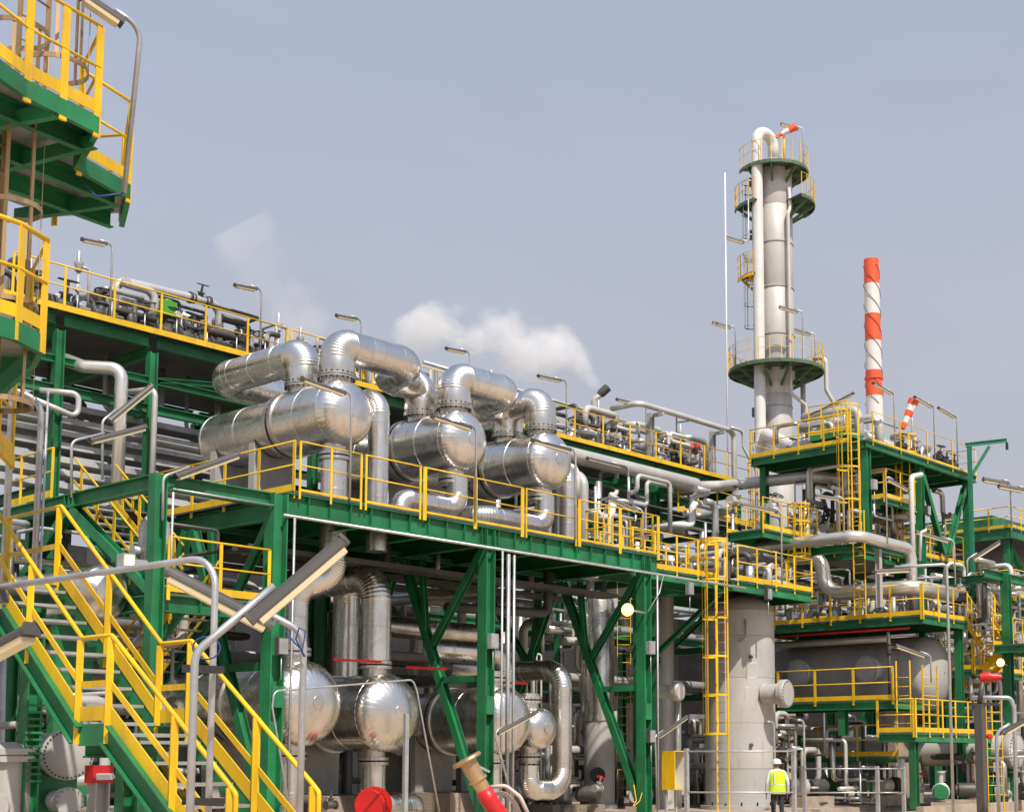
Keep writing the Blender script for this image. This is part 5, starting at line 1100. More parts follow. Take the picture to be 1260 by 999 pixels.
# ================================================================ steam vent and its plume
t = thing('vent_stack', 'bent dark steam vent pipes above the rack right of the steam', 'vent', (46.2, 39.6, 12.7))
MB().tube([(46.0, 40, 0), (46.0, 40, 17.6), (46.3, 39.7, 17.95)], .13, 14, bend=.2).build('stack', GREYP, t)
MB().lathe((46.15, 39.85, 17.8), (.45, -.45, .6), [(0, .13), (.15, .2), (.55, .2), (.57, .15), (.4, .13)], 16).build('silencer', DGREY, t)
def plume(name, pts, rad, dens, label, seed=0., nscale=.35):
    "steam cloud: a closed lumpy hull along its drift with a patchy scattering volume inside"
    P = [Vector(p) for p in pts]; mb = MB(); n = 20; rings = []
    for i, (p, r) in enumerate(zip(P, rad)):
        d = (P[min(i+1, len(P)-1)]-P[max(i-1, 0)]).normalized(); x = d.cross(Z).normalized(); y = x.cross(d)
        rings.append([p+(x*math.cos(2*math.pi*j/n)+y*math.sin(2*math.pi*j/n))*r for j in range(n)])
    vs = [q for g_ in rings for q in g_]
    fs = [(i*n+j, i*n+(j+1) % n, (i+1)*n+(j+1) % n, (i+1)*n+j) for i in range(len(rings)-1) for j in range(n)]
    mb.add(vs, [f[::-1] for f in fs]+[tuple(range(n)), tuple(range((len(rings)-1)*n, len(rings)*n))[::-1]], True)
    m = bpy.data.materials.new(name); m.use_nodes = True; N = m.node_tree; N.nodes.clear(); L = N.links
    out = N.nodes.new('ShaderNodeOutputMaterial'); pv = N.nodes.new('ShaderNodeVolumePrincipled')
    pv.inputs['Color'].default_value = (.995, .995, .995, 1); pv.inputs['Anisotropy'].default_value = -.15
    geo = N.nodes.new('ShaderNodeNewGeometry'); nz = N.nodes.new('ShaderNodeTexNoise'); nz.inputs['Scale'].default_value = nscale; nz.inputs['Detail'].default_value = 7; nz.inputs['Roughness'].default_value = .62
    off = N.nodes.new('ShaderNodeVectorMath'); off.inputs[1].default_value = (seed, seed*.7, 0); L.new(geo.outputs['Position'], off.inputs[0]); L.new(off.outputs[0], nz.inputs['Vector'])
    # distance to the drift axis, polyline by polyline
    best = None
    for k, (a, b, ra, rb) in enumerate(zip(P, P[1:], rad, rad[1:])):
        sub = N.nodes.new('ShaderNodeVectorMath'); sub.operation = 'SUBTRACT'; L.new(geo.outputs['Position'], sub.inputs[0]); sub.inputs[1].default_value = a
        dot = N.nodes.new('ShaderNodeVectorMath'); dot.operation = 'DOT_PRODUCT'; L.new(sub.outputs[0], dot.inputs[0]); dot.inputs[1].default_value = (b-a)/((b-a).length_squared)
        cl = N.nodes.new('ShaderNodeClamp'); L.new(dot.outputs['Value'], cl.inputs[0])
        sc_ = N.nodes.new('ShaderNodeVectorMath'); sc_.operation = 'SCALE'; sc_.inputs[0].default_value = b-a; L.new(cl.outputs[0], sc_.inputs['Scale'])
        df = N.nodes.new('ShaderNodeVectorMath'); df.operation = 'DISTANCE'; L.new(sub.outputs[0], df.inputs[0]); L.new(sc_.outputs[0], df.inputs[1])
        rm = N.nodes.new('ShaderNodeMath'); rm.operation = 'MULTIPLY_ADD'; L.new(cl.outputs[0], rm.inputs[0]); rm.inputs[1].default_value = rb-ra; rm.inputs[2].default_value = ra
        dv = N.nodes.new('ShaderNodeMath'); dv.operation = 'DIVIDE'; L.new(df.outputs['Value'], dv.inputs[0]); L.new(rm.outputs[0], dv.inputs[1])
        if best is None: best = dv.outputs[0]
        else:
            mn = N.nodes.new('ShaderNodeMath'); mn.operation = 'MINIMUM'; L.new(best, mn.inputs[0]); L.new(dv.outputs[0], mn.inputs[1]); best = mn.outputs[0]
    # density = noise field minus distance, sharpened
    a1 = N.nodes.new('ShaderNodeMath'); a1.operation = 'MULTIPLY_ADD'; L.new(nz.outputs[0], a1.inputs[0]); a1.inputs[1].default_value = 3.4; a1.inputs[2].default_value = -1.05
    a2 = N.nodes.new('ShaderNodeMath'); a2.operation = 'SUBTRACT'; L.new(a1.outputs[0], a2.inputs[0]); L.new(best, a2.inputs[1])
    mr = N.nodes.new('ShaderNodeMapRange'); mr.inputs['From Min'].default_value = 0; mr.inputs['From Max'].default_value = .3; mr.inputs['To Max'].default_value = dens
    L.new(a2.outputs[0], mr.inputs['Value']); L.new(mr.outputs[0], pv.inputs['Density']); L.new(pv.outputs[0], out.inputs['Volume'])
    h = mb.build(name, m, None, P[0]); lab(h['o'], label, 'steam'); h['o']['kind'] = 'stuff'
    return h
pp = [at(x, y, v=40) for x, y in ((737, 479), (718, 456), (682, 432), (636, 420), (588, 414), (540, 406), (495, 400))]
plume('steam_plume', [V(p.x, 40, p.z) for p in pp], [.25, .8, 1.45, 1.7, 1.5, 1.3, 1.0], .6, 'white steam plume drifting left from the vent above the rack', 3., .42)
pp = [at(x, y, v=46) for x, y in ((400, 400), (360, 385), (330, 350), (305, 310), (288, 280))]
plume('steam_wisp', [V(p.x, 46, p.z) for p in pp], [1.8, 2.4, 2.3, 2.0, 1.5], .11, 'faint steam wisp rising in the sky at left', 9.)

# ================================================================ right hand stairs, far right units
P_ = thing('stair_landing', 'green and yellow stair landing at the right picture edge', 'platform', (48, 21.5, 0))
deck(P_, 46.9, 50.2, 20.6, 21.9, 5.8, rails=('f', 'b'), step=.8, pw=.06, cols=())
c0 = at(1240, 800, d=50.5)
column(P_, c0.x, c0.y, .0, 8.4, .3, plate=False)
MB().ibeam((c0.x-1.5, c0.y+.1, 8.3), (c0.x+4, c0.y+.1, 8.3), .3, .2).build('beam', GREEN, P_); MB().ibeam((c0.x, c0.y+.2, 8.3), (c0.x, c0.y+4, 8.3), .3, .2).build('beam', GREEN, P_)
F = thing('stair_flight', 'short yellow stair from the mezzanine deck down to the right landing', 'stairs', (47, 22.2, 5.8))
stair(F, (47.0, 22.9, 6.65), (48.2, 22.9, 5.85), -.9, (0, 1, 0), 4, m_str=YEL, toe=False); stair_rail(F, (47.0, 22.0, 6.65), (48.2, 22.0, 5.85), npost=2, wd=V(0, 1, 0)); stair_rail(F, (47.0, 22.9, 6.65), (48.2, 22.9, 5.85), npost=2, wd=V(0, 1, 0))
F = thing('stair_flight', 'yellow stair with grey treads below the right landing beside the glowing lamp', 'stairs', (48.6, 23, 3.5))
stair(F, (48.0, 21.9, 5.75), (48.0, 24.6, 3.7), .9, (1, 0, 0), 9, m_str=YEL, toe=False); stair_rail(F, (48.0, 21.9, 5.75), (48.0, 24.6, 3.7), npost=3); stair_rail(F, (48.9, 21.9, 5.75), (48.9, 24.6, 3.7), npost=3)
t = thing('floodlight', 'glowing floodlight beside the green column at the right edge', 'lamp', at(1235, 818, d=49))
lp = at(1231, 815, d=49)
MB().lathe(lp, V(-.7, -.7, -.1), [(-.14, .07), (0, .16), (.02, .15)], 18).build('reflector', GALV, t)
MB().lathe(lp, V(-.7, -.7, -.1), [(.0, .13), (.06, .11), (.1, .06), (.11, 0)], 16).build('glass', WARML, t)
MB().tube([lp+V(.05, .05, 0), V(c0.x, c0.y, lp.z)], .03, 8).build('arm', GALV, t)
t = thing('horizontal_drum', 'beige horizontal drum with bolted end cover near the right picture edge', 'vessel', (47.6, 24.5, .17))
MB().lathe((47.6, 28.5, 2.05), (0, -1, 0), [(0, 0), (0, .55), (6.7, .55)], 32).build('shell', TOWER, t)
MB().lathe((47.6, 21.8, 2.05), (0, -1, 0), [(0, .6), (.1, .66), (.18, .66), (.18, .62), (.2, .62), (.2, .66), (.33, .66), (.35, .6), (.35, 0)], 36).build('cover', SILV, t)
bolts(t, (47.6, 21.46, 2.05), (0, -1, 0), .6, 28, .016, .04, DARK)
for v in (23, 27): MB().box((47.1, v-.12, .17), (48.1, v+.12, 1.6)).build('saddle', CONC, t)
l_ = at(1226, 985, d=46)
t = thing('ladder', 'yellow ladder standing on the paving near the right edge', 'ladder', (l_.x, l_.y, .0))
ladder(t, (l_.x, l_.y, 0), (-.77, -.64, 0), 3.6, w=.5, cage_from=20, ext=.2)
# far unit
U = thing('far_unit', 'distant green process structure with yellow railed deck at the right edge', 'steel structure', (74, 34, 0))
grating(U, [(67.6, 30.4), (84, 30.4), (84, 50), (67.6, 50)], 13.55)
for p, q in (((67.6, 30.45), (84, 30.45)), ((67.65, 30.5), (67.65, 50))): MB().ibeam((*p, 13.25), (*q, 13.25), .5, .2).build('edge_beam', GREEN, U)
railing(U, [(67.6, 50, 13.56), (67.6, 30.4, 13.56), (84, 30.4, 13.56)], step=1.2, pw=.08, rail=.03)
MB().box((69.3, 32.2, 13.56), (80, 50, 14.6)).build('cooler_box', GREEN, U)
for u in (68.0, 72, 76, 80):
    for v in (30.8, 35, 39.5, 44, 49): column(U, u, v, 0, 13.0, .36, plate=False)
for u in (68, 72, 76): MB().ibeam((u, 30.8, 12.9), (u+4, 30.8, 9.4), .2, .2).build('brace', GREEN, U)
for z in (9.2, 5.5):
    for v in (30.8, 39.5): MB().ibeam((68, v, z), (82, v, z), .35, .2).build('beam', GREEN, U)
    for u in (68, 72, 76): MB().ibeam((u, 30.8, z), (u, 39.5, z), .35, .2).build('beam', GREEN, U)
grating(U, [(66.5, 30), (82, 30), (82, 50), (66.5, 50)], 9.42); railing(U, [(66.5, 50, 9.43), (66.5, 30, 9.43), (82, 30, 9.43)], step=1.3, pw=.08)
for i in range(7): pipe([(67+i*1.6, 31.5, 5.8), (67+i*1.6, 31.5, 9.0), (67+i*1.6, 34, 9.0)], .16, '%s upright pipe from the left in the distant green unit' % ORD[i], (SILV, CLADF, GREYP)[i % 3], .4, n=10, group='pipes in the distant unit')
for i, (x, y) in enumerate(((1243, 592), (1262, 600))):
    b = at(x, y, d=72); lamp((b.x, b.y, 13.56), b, b+V(-1.0, .9, .2), '%s small lamp on the distant green unit' % ('left', 'right')[i], w=.3, r=.045, start=.1, bend=.2)

for i in range(7):
    v = 32+i*2.6
    t = thing('cooler_bank', '%s dark cooler box from the right on the distant green unit' % ORD[i], 'cooler', (71, v, 9.43), 'coolers in the distant unit')
    MB().box((69.5, v, 9.44), (73, v+2.2, 11.6)).build('casing', DGREY if i % 2 else GREEN, t)
    for k in range(4): MB().box((69.42, v+.15, 9.7+k*.45), (69.5, v+2.05, 9.95+k*.45)).build('louvre', TRAY, t)
for i in range(12):
    v = 31.5+i*1.5
    pipe([(66.8, v, 4.5+i % 3), (66.8, v, 8.6-.3*(i % 4)), (66.8, v+1.0, 8.6-.3*(i % 4)), (66.8, v+1.0, 5.0)], .1+.05*(i % 3), '%s bent pipe from the right under the distant deck' % ORD[i], (SILV, CLADF, GREYP, WHITE)[i % 4], .3, n=10, group='bent pipes in the distant unit')
# ================================================================ dark backdrop hall, added behind the rack to block the bright horizon
H = thing('backdrop_hall', 'added low dark backdrop hall behind the rack blocking the bright horizon', 'backdrop', (60, 50, 0))
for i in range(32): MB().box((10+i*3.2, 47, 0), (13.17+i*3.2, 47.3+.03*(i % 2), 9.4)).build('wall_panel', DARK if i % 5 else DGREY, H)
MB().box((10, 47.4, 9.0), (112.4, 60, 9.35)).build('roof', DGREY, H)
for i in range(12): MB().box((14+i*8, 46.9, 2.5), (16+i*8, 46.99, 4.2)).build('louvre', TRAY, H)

# ================================================================ foreground posts at the right
t = thing('alarm_post', 'dark grey post with red siren and black bracket near the right edge', 'post', (20.65, 9.93, 0))
a = at(1205, 866, d=22)
MB().prof(V(a.x, a.y, 0), V(a.x, a.y, a.z), [(-.065, -.065), (.065, -.065), (.065, .065), (-.065, .065)], V(1, 0, 0)).build('post', DGREY, t)
MB().bar(a-RT*.13, a+RT*.3, .05, .05).build('bracket', DARK, t)
for k in range(4): MB().lathe(a-RT*.1+RT*.12*k-V(0, 0, .01), Z, [(-.07, .018), (.07, .018), (.07, 0)], 8).build('stud', DARK, t)
b = at(1209, 840, d=22); MB().tube([a+V(0, 0, 0), b], .04, 10).build('neck', DGREY, t)
c_ = at(1204, 833, d=22)
MB().lathe(c_, RT, [(0, .03), (.02, .06), (.08, .07), (.14, .09), (.18, .09), (.19, .07), (.3, .07), (.31, .05), (.35, .05), (.35, 0)], 18).build('siren', RED, t)
e = at(1217, 906, d=22); MB().lathe(e, V(-.3, -.9, 0), [(-.03, .03), (0, .05), (.03, .05), (.05, 0)], 10).build('call_point', RED, t)
single(MB().tube([at(1196, 858, d=22.3), at(1244, 858, d=22.3), at(1248, 872, d=22.3), V(*at(1250, 1000, d=22.3).xy, 0)], .035, 8, bend=.1), 'barrier_hoop', GALV, 'grey bent pipe hoop right of the alarm post', 'barrier')
plamp((1252, 1010), (1226, 900), (1275, 872), 21, 'tube lamp crossing the right picture edge', w=.1)
# guard rails by the drum
def guard(pts, z, label, low=.9):
    t = thing('guard_rail', label, 'guard rail', (pts[0][0], pts[0][1], 0))
    for p in pts: MB().box((p[0]-.05, p[1]-.05, 0), (p[0]+.05, p[1]+.05, z)).build('post', GALV, t)
    for zz in (z-.08, low):
        for a, b in zip(pts, pts[1:]): MB().tube([(a[0], a[1]-.06, zz), (b[0], b[1]-.06, zz)], .022, 8).build('rail', GALV, t)
g0, g1 = at(845, 918, z=2.1), at(977, 917, z=2.1)
guard([at(845, 960, v=22.6)[:2], at(977, 960, v=20.3)[:2]], 2.05, 'grey guard rail before the big drum and the worker')
guard([at(990, 975, v=23.4)[:2], at(1080, 975, v=21.6)[:2], at(1112, 975, v=21.2)[:2]], 1.55, 'low grey guard rail before the lower yellow platform', .75)
for i, (x, yt, v) in enumerate(((952, 888, 23.3), (989, 886, 23.4))):
    b = at(x, yt, v=v); single(MB().tube([(b.x, v, 0), (b.x, v, b.z), (b.x-.35, v, b.z)], .035, 8, bend=.15), 'hooked_pipe', GALV, '%s thin hooked pipe rising behind the worker' % ('left', 'right')[i], 'pipe', 'hooked pipes')
# thin white pipe loops under the deck
for i in range(4):
    u0, u1, z = 29.2-i*.04, 30.6+i*.32, 5.15-.06*i
    single(MB().tube([(u0, 29.3+.1*i, 3.6), (u0, 29.3+.1*i, z), (u1, 29.3+.1*i, z), (u1, 29.3+.1*i, .6)], .035, 8, bend=.1), 'small_pipe', WHITE, '%s thin white pipe loop under the right half of the deck' % ORD[i], 'pipe', 'white pipe loops under the deck')

# ================================================================ pumps and small pipework on the paving
rnd = random.Random(21)
def pump(p, label, rot=0):
    t = thing('pump', label, 'pump', p, 'pumps on the paving'); p = Vector(p); c, s_ = math.cos(rot), math.sin(rot); d = V(c, s_, 0)
    MB().hexa(p+V(0, 0, .18), d*.75, V(-s_, c, 0)*.32, V(0, 0, .18)).build('base', CONC, t)
    MB().lathe(p-d*.65+V(0, 0, .68), d, [(0, 0), (0, .22), (.08, .26), (.6, .26), (.65, .2), (.72, .2), (.72, 0)], 18).build('motor', rnd.choice((GREEN, DGREY, SILV)), t)
    MB().lathe(p+d*.2+V(0, 0, .68), d, [(0, .08), (.12, .08), (.12, .2), (.2, .3), (.4, .3), (.45, .18), (.45, 0)], 18).build('casing', rnd.choice((SILV, DGREY)), t)
    MB().lathe(p+d*.48+V(0, 0, .9), Z, [(0, .09), (.4, .09), (.4, .15), (.46, .15), (.46, 0)], 12).build('discharge', SILV, t)
ps_ = [(33.2, 27.0), (33.0, 29.3), (40.6, 25.6), (40.9, 28.0), (44.0, 24.6), (44.3, 27.0), (45.6, 22.8), (48.8, 23.2), (50.5, 23.0), (31.9, 30.2), (42.8, 22.0), (46.8, 20.4)]
for i, (u, v) in enumerate(ps_): pump((u, v, .16 if v > 24.4 and u > 33.5 else 0), '%s motor pump from the left on the paving behind the columns' % ORD[i], rnd.random()*3)
def by_left(specs, key):
    "number look-alikes from the left as they are seen, class by class"
    n = {}; out = []
    for sp in sorted(specs, key=lambda q: (Vector(q[0])-V(0, 0, CAMZ)).dot(RT)/(Vector(q[0])-V(0, 0, CAMZ)).dot(FW)):
        k = key(sp); n[k] = n.get(k, -1)+1; out.append((sp, n[k]))
    return out
def nth(i): return ORD[i] if i < 20 else 'twenty-'+ORD[i-20]
MW = {'silver_pipe_paint': 'silver', 'galvanised_steel': 'steel grey', 'dull_aluminium_cladding': 'dull clad', 'dark_grey_housing': 'dark grey', 'white_paint': 'white', 'grey_vessel_paint': 'stone grey'}
specs = []
for i in range(90):
    u = rnd.uniform(31.5, 56); v = rnd.uniform(30.2, 31.5) if u < 37 else rnd.uniform(28, 31) if u < 44 else rnd.uniform(22.8, 31)
    if (u-37.75)**2+(v-26.5)**2 < 2 or (u-46.35)**2 < 2.6 or (36-u)**2+(28.2-v)**2 < .3 or (34.9-u)**2+(30.1-v)**2 < .6: continue
    h = rnd.uniform(.7, 3.4); dx = rnd.choice((-1, 1))*rnd.uniform(.4, 1.6); dy = rnd.uniform(-.8, .8)
    if 45 < u+dx < 47.7: dx = -dx
    specs.append(((u, v, 0), h, dx, dy, rnd.choice((.04, .06, .09, .12)), rnd.choice((SILV, GALV, CLADF, DGREY, WHITE, GREYP)), rnd.uniform(.3, h-.1)))
TH = {.04: 'thinnest', .06: 'thin', .09: 'thick', .12: 'thickest'}
for ((u, v, _), h, dx, dy, r, m_, dn), i in by_left(specs, lambda q: (q[4], q[5].name)):
    pipe([(u, v, 0), (u, v, h), (u+dx, v, h), (u+dx, v+dy, h), (u+dx, v+dy, h-dn)], r, '%s from left of the %s %s bent pipes behind the drum' % (ORD[i], TH[r], MW[m_.name]), m_, .15, n=10, k=4, group='small pipes on the paving')
specs = []
for i in range(26):
    u = rnd.uniform(31.5, 54); v = rnd.uniform(28, 31) if u < 44 else rnd.uniform(22.6, 24)
    if 45 < u < 47.8: continue
    specs.append(((u, v, rnd.uniform(.7, 1.6)), rnd.choice((.07, .1)), rnd.choice((DGREY, SILV, CLADF)), rnd.choice((DARK, RED, DARK))))
for (p, r, bm_, wm_), i in by_left(specs, lambda q: (q[2].name, q[3].name)):
    valve(p, (1, 0, 0), r, '%s from the left of the %s valves with %s wheels on the paving' % (ORD[i], MW[bm_.name], 'red' if wm_ is RED else 'black'), stem=V(rnd.uniform(-.4, .4), -.4, 1), group='valves on the paving', body_m=bm_, wheel_m=wm_)
# brown skirted vessel and tank in the shade under the valve platform
t = thing('shaded_tank', 'squat brown tank in the shade under the yellow valve platform', 'tank', (43.6, 31.2, .16))
MB().lathe((43.6, 31.2, .16), Z, [(0, 1.5), (2.9, 1.5), (3.1, 1.2), (3.2, 0)], 36).build('shell', CONC, t)
MB().lathe((43.6, 31.2, .16), Z, [(1.4, 1.5), (1.4, 1.56), (1.5, 1.56), (1.5, 1.5)], 36).build('band', GREYP, t)

# pipework behind the lower exchangers and the stair bay
for i in range(9):
    u = 18.3+i*1.35; h = rnd.uniform(3.2, 6.2)
    pipe([(u, 31.2, .2), (u, 31.2, h), (u+rnd.choice((-.7, .7)), 31.3, h), (u+.1, 33, h)], rnd.choice((.09, .14, .2)), '%s upright pipe from the left behind the lower exchangers' % ORD[i], rnd.choice((SILV, CLADF, GREYP, DGREY)), .3, n=12, group='upright pipes behind the lower exchangers')
for i in range(9):
    z = 1.0+i*.62
    pipe([(9.5+rnd.random(), 27.8+.35*(i % 3), z), (17.4+rnd.random()*.6, 27.8+.35*(i % 3), z)], rnd.choice((.07, .1, .14)), '%s level pipe from the bottom behind the foreground stairs' % ORD[i], rnd.choice((SILV, GALV, CLADF)), n=12, group='level pipes behind the foreground stairs')
for i, (u, v) in enumerate(((12.2, 31.4),)):
    t = thing('upright_frame', '%s green steel frame among the pipes behind the foreground stairs' % ORD[i], 'steel structure', (u, v, 0), 'frames behind the stairs')
    for du in (0, 2.4): column(t, u+du, v, 0, 6.9, .24)
    for z in (2.6, 4.6, 6.8): MB().ibeam((u+.1, v, z), (u+2.3, v, z), .26, .16).build('beam', GREEN, t)
    MB().ibeam((u+.1, v, 2.7), (u+2.3, v, 4.5), .12, .12).build('brace', GREEN, t)
t = thing('condenser', 'clad horizontal condenser end behind the foreground stairs', 'heat exchanger', (12.0, 25.5, 3.6))
cp = at(128, 728, v=25.0)
MB().lathe((cp.x, 25.0, cp.z), (-.1, 1, 0), [(-.25, 0), (-.2, .3), (0, .5), (0, .54), (.1, .54), (.1, .5), (4.0, .5), (4.0, 0)], 30).build('shell', CLAD, t)
MB().box((cp.x-.4, 26.0, 0), (cp.x+.4, 26.25, cp.z-.4)).build('saddle', GREEN, t); MB().box((cp.x-.5, 28.0, 0), (cp.x+.2, 28.25, cp.z-.4)).build('saddle', GREEN, t)

# ================================================================ worker
def worker(loc, yaw):
    t = thing('person', 'person in lime hi-vis vest, white helmet and dark trousers standing before the big drum', 'person', loc)
    c, s_ = math.cos(yaw), math.sin(yaw)
    def W(x, y, z): return (x*c-y*s_, x*s_+y*c, z)
    def skin(name, verts, edges, rad, m, sub=2, root=0):
        me = bpy.data.meshes.new(name); me.from_pydata([W(*v) for v in verts], edges, []); o = bpy.data.objects.new(name, me); C.objects.link(o)
        sk = o.modifiers.new('s', 'SKIN'); sk.use_smooth_shade = True
        for i, r in enumerate(rad): me.skin_vertices[0].data[i].radius = r if isinstance(r, tuple) else (r, r)
        me.skin_vertices[0].data[root].use_root = True
        sb = o.modifiers.new('u', 'SUBSURF'); sb.levels = sub; sb.render_levels = sub
        dg = bpy.context.evaluated_depsgraph_get(); ne = bpy.data.meshes.new_from_object(o.evaluated_get(dg)); o.modifiers.clear(); o.data = ne
        ne.materials.clear(); ne.materials.append(m)
        for p in ne.polygons: p.use_smooth = True
        o.parent = t['o']; return o
    # x right, y forward; body: pelvis, spine, neck, head, legs, arms with hands
    v = [(0, 0, .95), (0, 0, 1.1), (0, .0, 1.3), (0, 0, 1.42), (0, .01, 1.52), (0, .03, 1.62), (0, .02, 1.7),
         (-.1, 0, .88), (-.11, .02, .5), (-.12, 0, .09), (-.13, .12, .05), (.1, 0, .88), (.11, -.01, .5), (.12, -.02, .09), (.13, .1, .05),
         (-.2, 0, 1.42), (-.28, -.02, 1.14), (-.28, .06, .9), (-.28, .09, .81), (.2, 0, 1.42), (.29, -.02, 1.14), (.3, .05, .9), (.3, .08, .81)]
    e = [(0, 1), (1, 2), (2, 3), (3, 4), (4, 5), (5, 6), (0, 7), (7, 8), (8, 9), (9, 10), (0, 11), (11, 12), (12, 13), (13, 14), (3, 15), (15, 16), (16, 17), (17, 18), (3, 19), (19, 20), (20, 21), (21, 22)]
    r = [(.15, .11), (.14, .1), (.17, .11), (.12, .09), .055, (.082, .1), (.07, .08), .095, .07, .05, .045, .095, .07, .05, .045, .065, .05, .04, .035, .065, .05, .04, .035]
    body = skin('body', v, e, r, SHIRT)
    # skin, trousers and boots by height on the one body mesh
    body.data.materials.append(TROUS); body.data.materials.append(SKIN)
    for p in body.data.polygons:
        z = p.center.z; x = abs(p.center.x*c+p.center.y*s_)
        p.material_index = 2 if z > 1.5 or (x > .2 and z < .87) else 1 if z < .97 and x < .21 else 0
    for sx in (-1, 1):
        for k in range(4): skin('finger', [(sx*.285+.022*(k-1.5)*0, .07+.02*(k-1.5), .80), (sx*.285, .08+.02*(k-1.5), .74), (sx*.28, .095+.02*(k-1.5), .7-.008*abs(k-1.5))], [(0, 1), (1, 2)], [.01, .009, .008], SKIN, 1)
        skin('thumb', [(sx*.275, .1, .82), (sx*.265, .125, .78), (sx*.26, .13, .75)], [(0, 1), (1, 2)], [.011, .01, .009], SKIN, 1)
    # vest: closed shell round the torso
    mb = MB(); n = 24; prof = [(.84, .235, .175), (1.0, .228, .17), (1.15, .22, .165), (1.3, .235, .165), (1.4, .225, .15), (1.455, .15, .115), (1.475, .09, .085)]
    vs = [W(a*math.cos(2*math.pi*j/n), b*math.sin(2*math.pi*j/n), z) for z, a, b in prof for j in range(n)]
    mb.add(vs, [(i*n+j, i*n+(j+1) % n, (i+1)*n+(j+1) % n, (i+1)*n+j) for i in range(len(prof)-1) for j in range(n)], True)
    vh = {'o': t['o'], '_o': Vector((0, 0, 0))}
    ve = mb.build('vest', VEST, vh)
    for z in (1.08,):
        mb = MB(); vs = [W(.229*math.cos(2*math.pi*j/n), .172*math.sin(2*math.pi*j/n), zz) for zz in (z-.025, z+.025) for j in range(n)]
        mb.add(vs, [(j, (j+1) % n, n+(j+1) % n, n+j) for j in range(n)], True); mb.build('reflective_band', TAPE, ve)
    for x in (-.1,):
        mb = MB(); pts = [(x, -.155, 1.1), (x, -.158, 1.3), (x*1.02, -.145, 1.4)]
        for a, b in zip(pts, pts[1:]): mb.bar(W(*a), W(*b), .05, .006, Vector(W(0, 1, 0)))
        mb.build('reflective_strap', TAPE, ve)
    mb = MB(); mb.lathe(W(0, .03, 1.64), Z, [(.0, .0), (.0, .15), (.015, .15), (.02, .125), (.07, .12), (.11, .095), (.135, .05), (.145, 0)], 20); mb.build('helmet', WHITE, vh)
    for sx in (-1, 1): mb = MB(); mb.lathe(W(sx*.085, .02, 1.6), Vector(W(sx, 0, 0)), [(0, .03), (.02, .025), (.025, 0)], 8); mb.build('ear', SKIN, vh)
    mb = MB(); mb.lathe(W(0, .115, 1.595), Vector(W(0, 1, -.2)), [(0, .022), (.02, .018), (.03, 0)], 8); mb.build('nose', SKIN, vh)
    for sx in (-1, 1): mb = MB(); mb.lathe(W(sx*.033, .108, 1.625), Vector(W(0, 1, 0)), [(0, .014), (.008, .01), (.01, 0)], 8); mb.build('eye', DARK, vh)
    mb = MB(); mb.bar(W(-.025, .118, 1.56), W(.025, .118, 1.56), .008, .01); mb.build('mouth', RED, vh)
worker((31.94, 21.23, 0), R(-45))

# ================================================================ tangles of small bore pipework
def thicket(phrase, box, n, seed, radii=(.04, .06, .09), mats=None, seg=3, span=1.4, group=None, vert=.45, single_=False):
    "axis-aligned pipe routes wandering inside a box; every pipe a thing of its own, told apart by look and order"
    rn = random.Random(seed); (u0, u1), (v0, v1), (z0, z1) = box; mats = mats or (SILV, GALV, CLADF, DGREY, WHITE, GREYP); specs = []
    for i in range(n):
        p = V(rn.uniform(u0, u1), rn.uniform(v0, v1), rn.uniform(z0, z1)); P = [p.copy()]; last = None
        for k in range(seg+1):
            ax = rn.choices((0, 1, 2), (.38, .25, vert))[0]
            if ax == last: ax = (ax+1) % 3
            last = ax; d = rn.choice((-1, 1))*rn.uniform(.4, span)
            lo, hi = ((u0, u1), (v0, v1), (z0, z1))[ax]
            q = P[-1].copy(); q[ax] = min(max(q[ax]+d, lo), hi)
            if abs(q[ax]-P[-1][ax]) < .2: q[ax] = min(max(P[-1][ax]-d, lo), hi)
            if abs(q[ax]-P[-1][ax]) < .2: continue
            P.append(q)
        if len(P) < 2: continue
        specs.append((P[0], P, rn.choice(radii), rn.choice(mats)))
    NM = dict(MW); NM.update({'aluminium_cladding': 'shiny', 'pale_tower_cladding': 'pale', 'dark_steel': 'black', 'red_paint': 'red', 'green_steel_paint': 'green'})
    th = {r: w for r, w in zip(sorted(radii), ('thin', 'medium', 'thick', 'thickest'))}
    for (a, P, r, m_), i in by_left(specs, lambda q: (q[2], q[3].name)):
        if r == max(radii) and single_:
            pipe(P, r, '%s from left of the %s %s pipes %s' % (nth(i), th[r], NM[m_.name], phrase), m_, r*2.2, n=10, k=3, group=group or 'pipes '+phrase)
        else: REST.setdefault(m_.name, MB()).tube(P, r, 8, bend=r*2.2, k=3)
REST = {}
thicket('under the exchanger deck', ((18.2, 30.6), (28.4, 31.6), (.4, 6.4)), 34, 1, (.05, .09, .14), (SILV, DGREY, CLADF, GREYP, GALV), 3, 2.6)
thicket('inside the rack below the walkway', ((28, 46), (32.4, 36.5), (6.5, 12.2)), 44, 2, (.06, .1, .15), (SILV, DGREY, CLADF, GREYP, GALV), 3, 3.0)
thicket('between the rack and the drum deck', ((30.8, 42), (29.2, 31.4), (8.0, 11.2)), 30, 23, (.05, .08, .13), (SILV, WHITE, CLADF, GALV), 3, 1.8)
thicket('on the middle right deck', ((43.4, 51), (25.2, 29), (9.5, 12.4)), 40, 4, (.04, .07, .11), None, 3, 1.6, single_=True)
thicket('behind the mezzanine railing', ((43.9, 46.7), (23.2, 30), (6.8, 8.6)), 34, 5, (.04, .06, .1), None, 3, 1.0, single_=True)
thicket('right of the mezzanine deck', ((47.2, 54), (22.0, 24.6), (2.2, 9.0)), 46, 6, (.04, .07, .1), None, 3, 1.6)
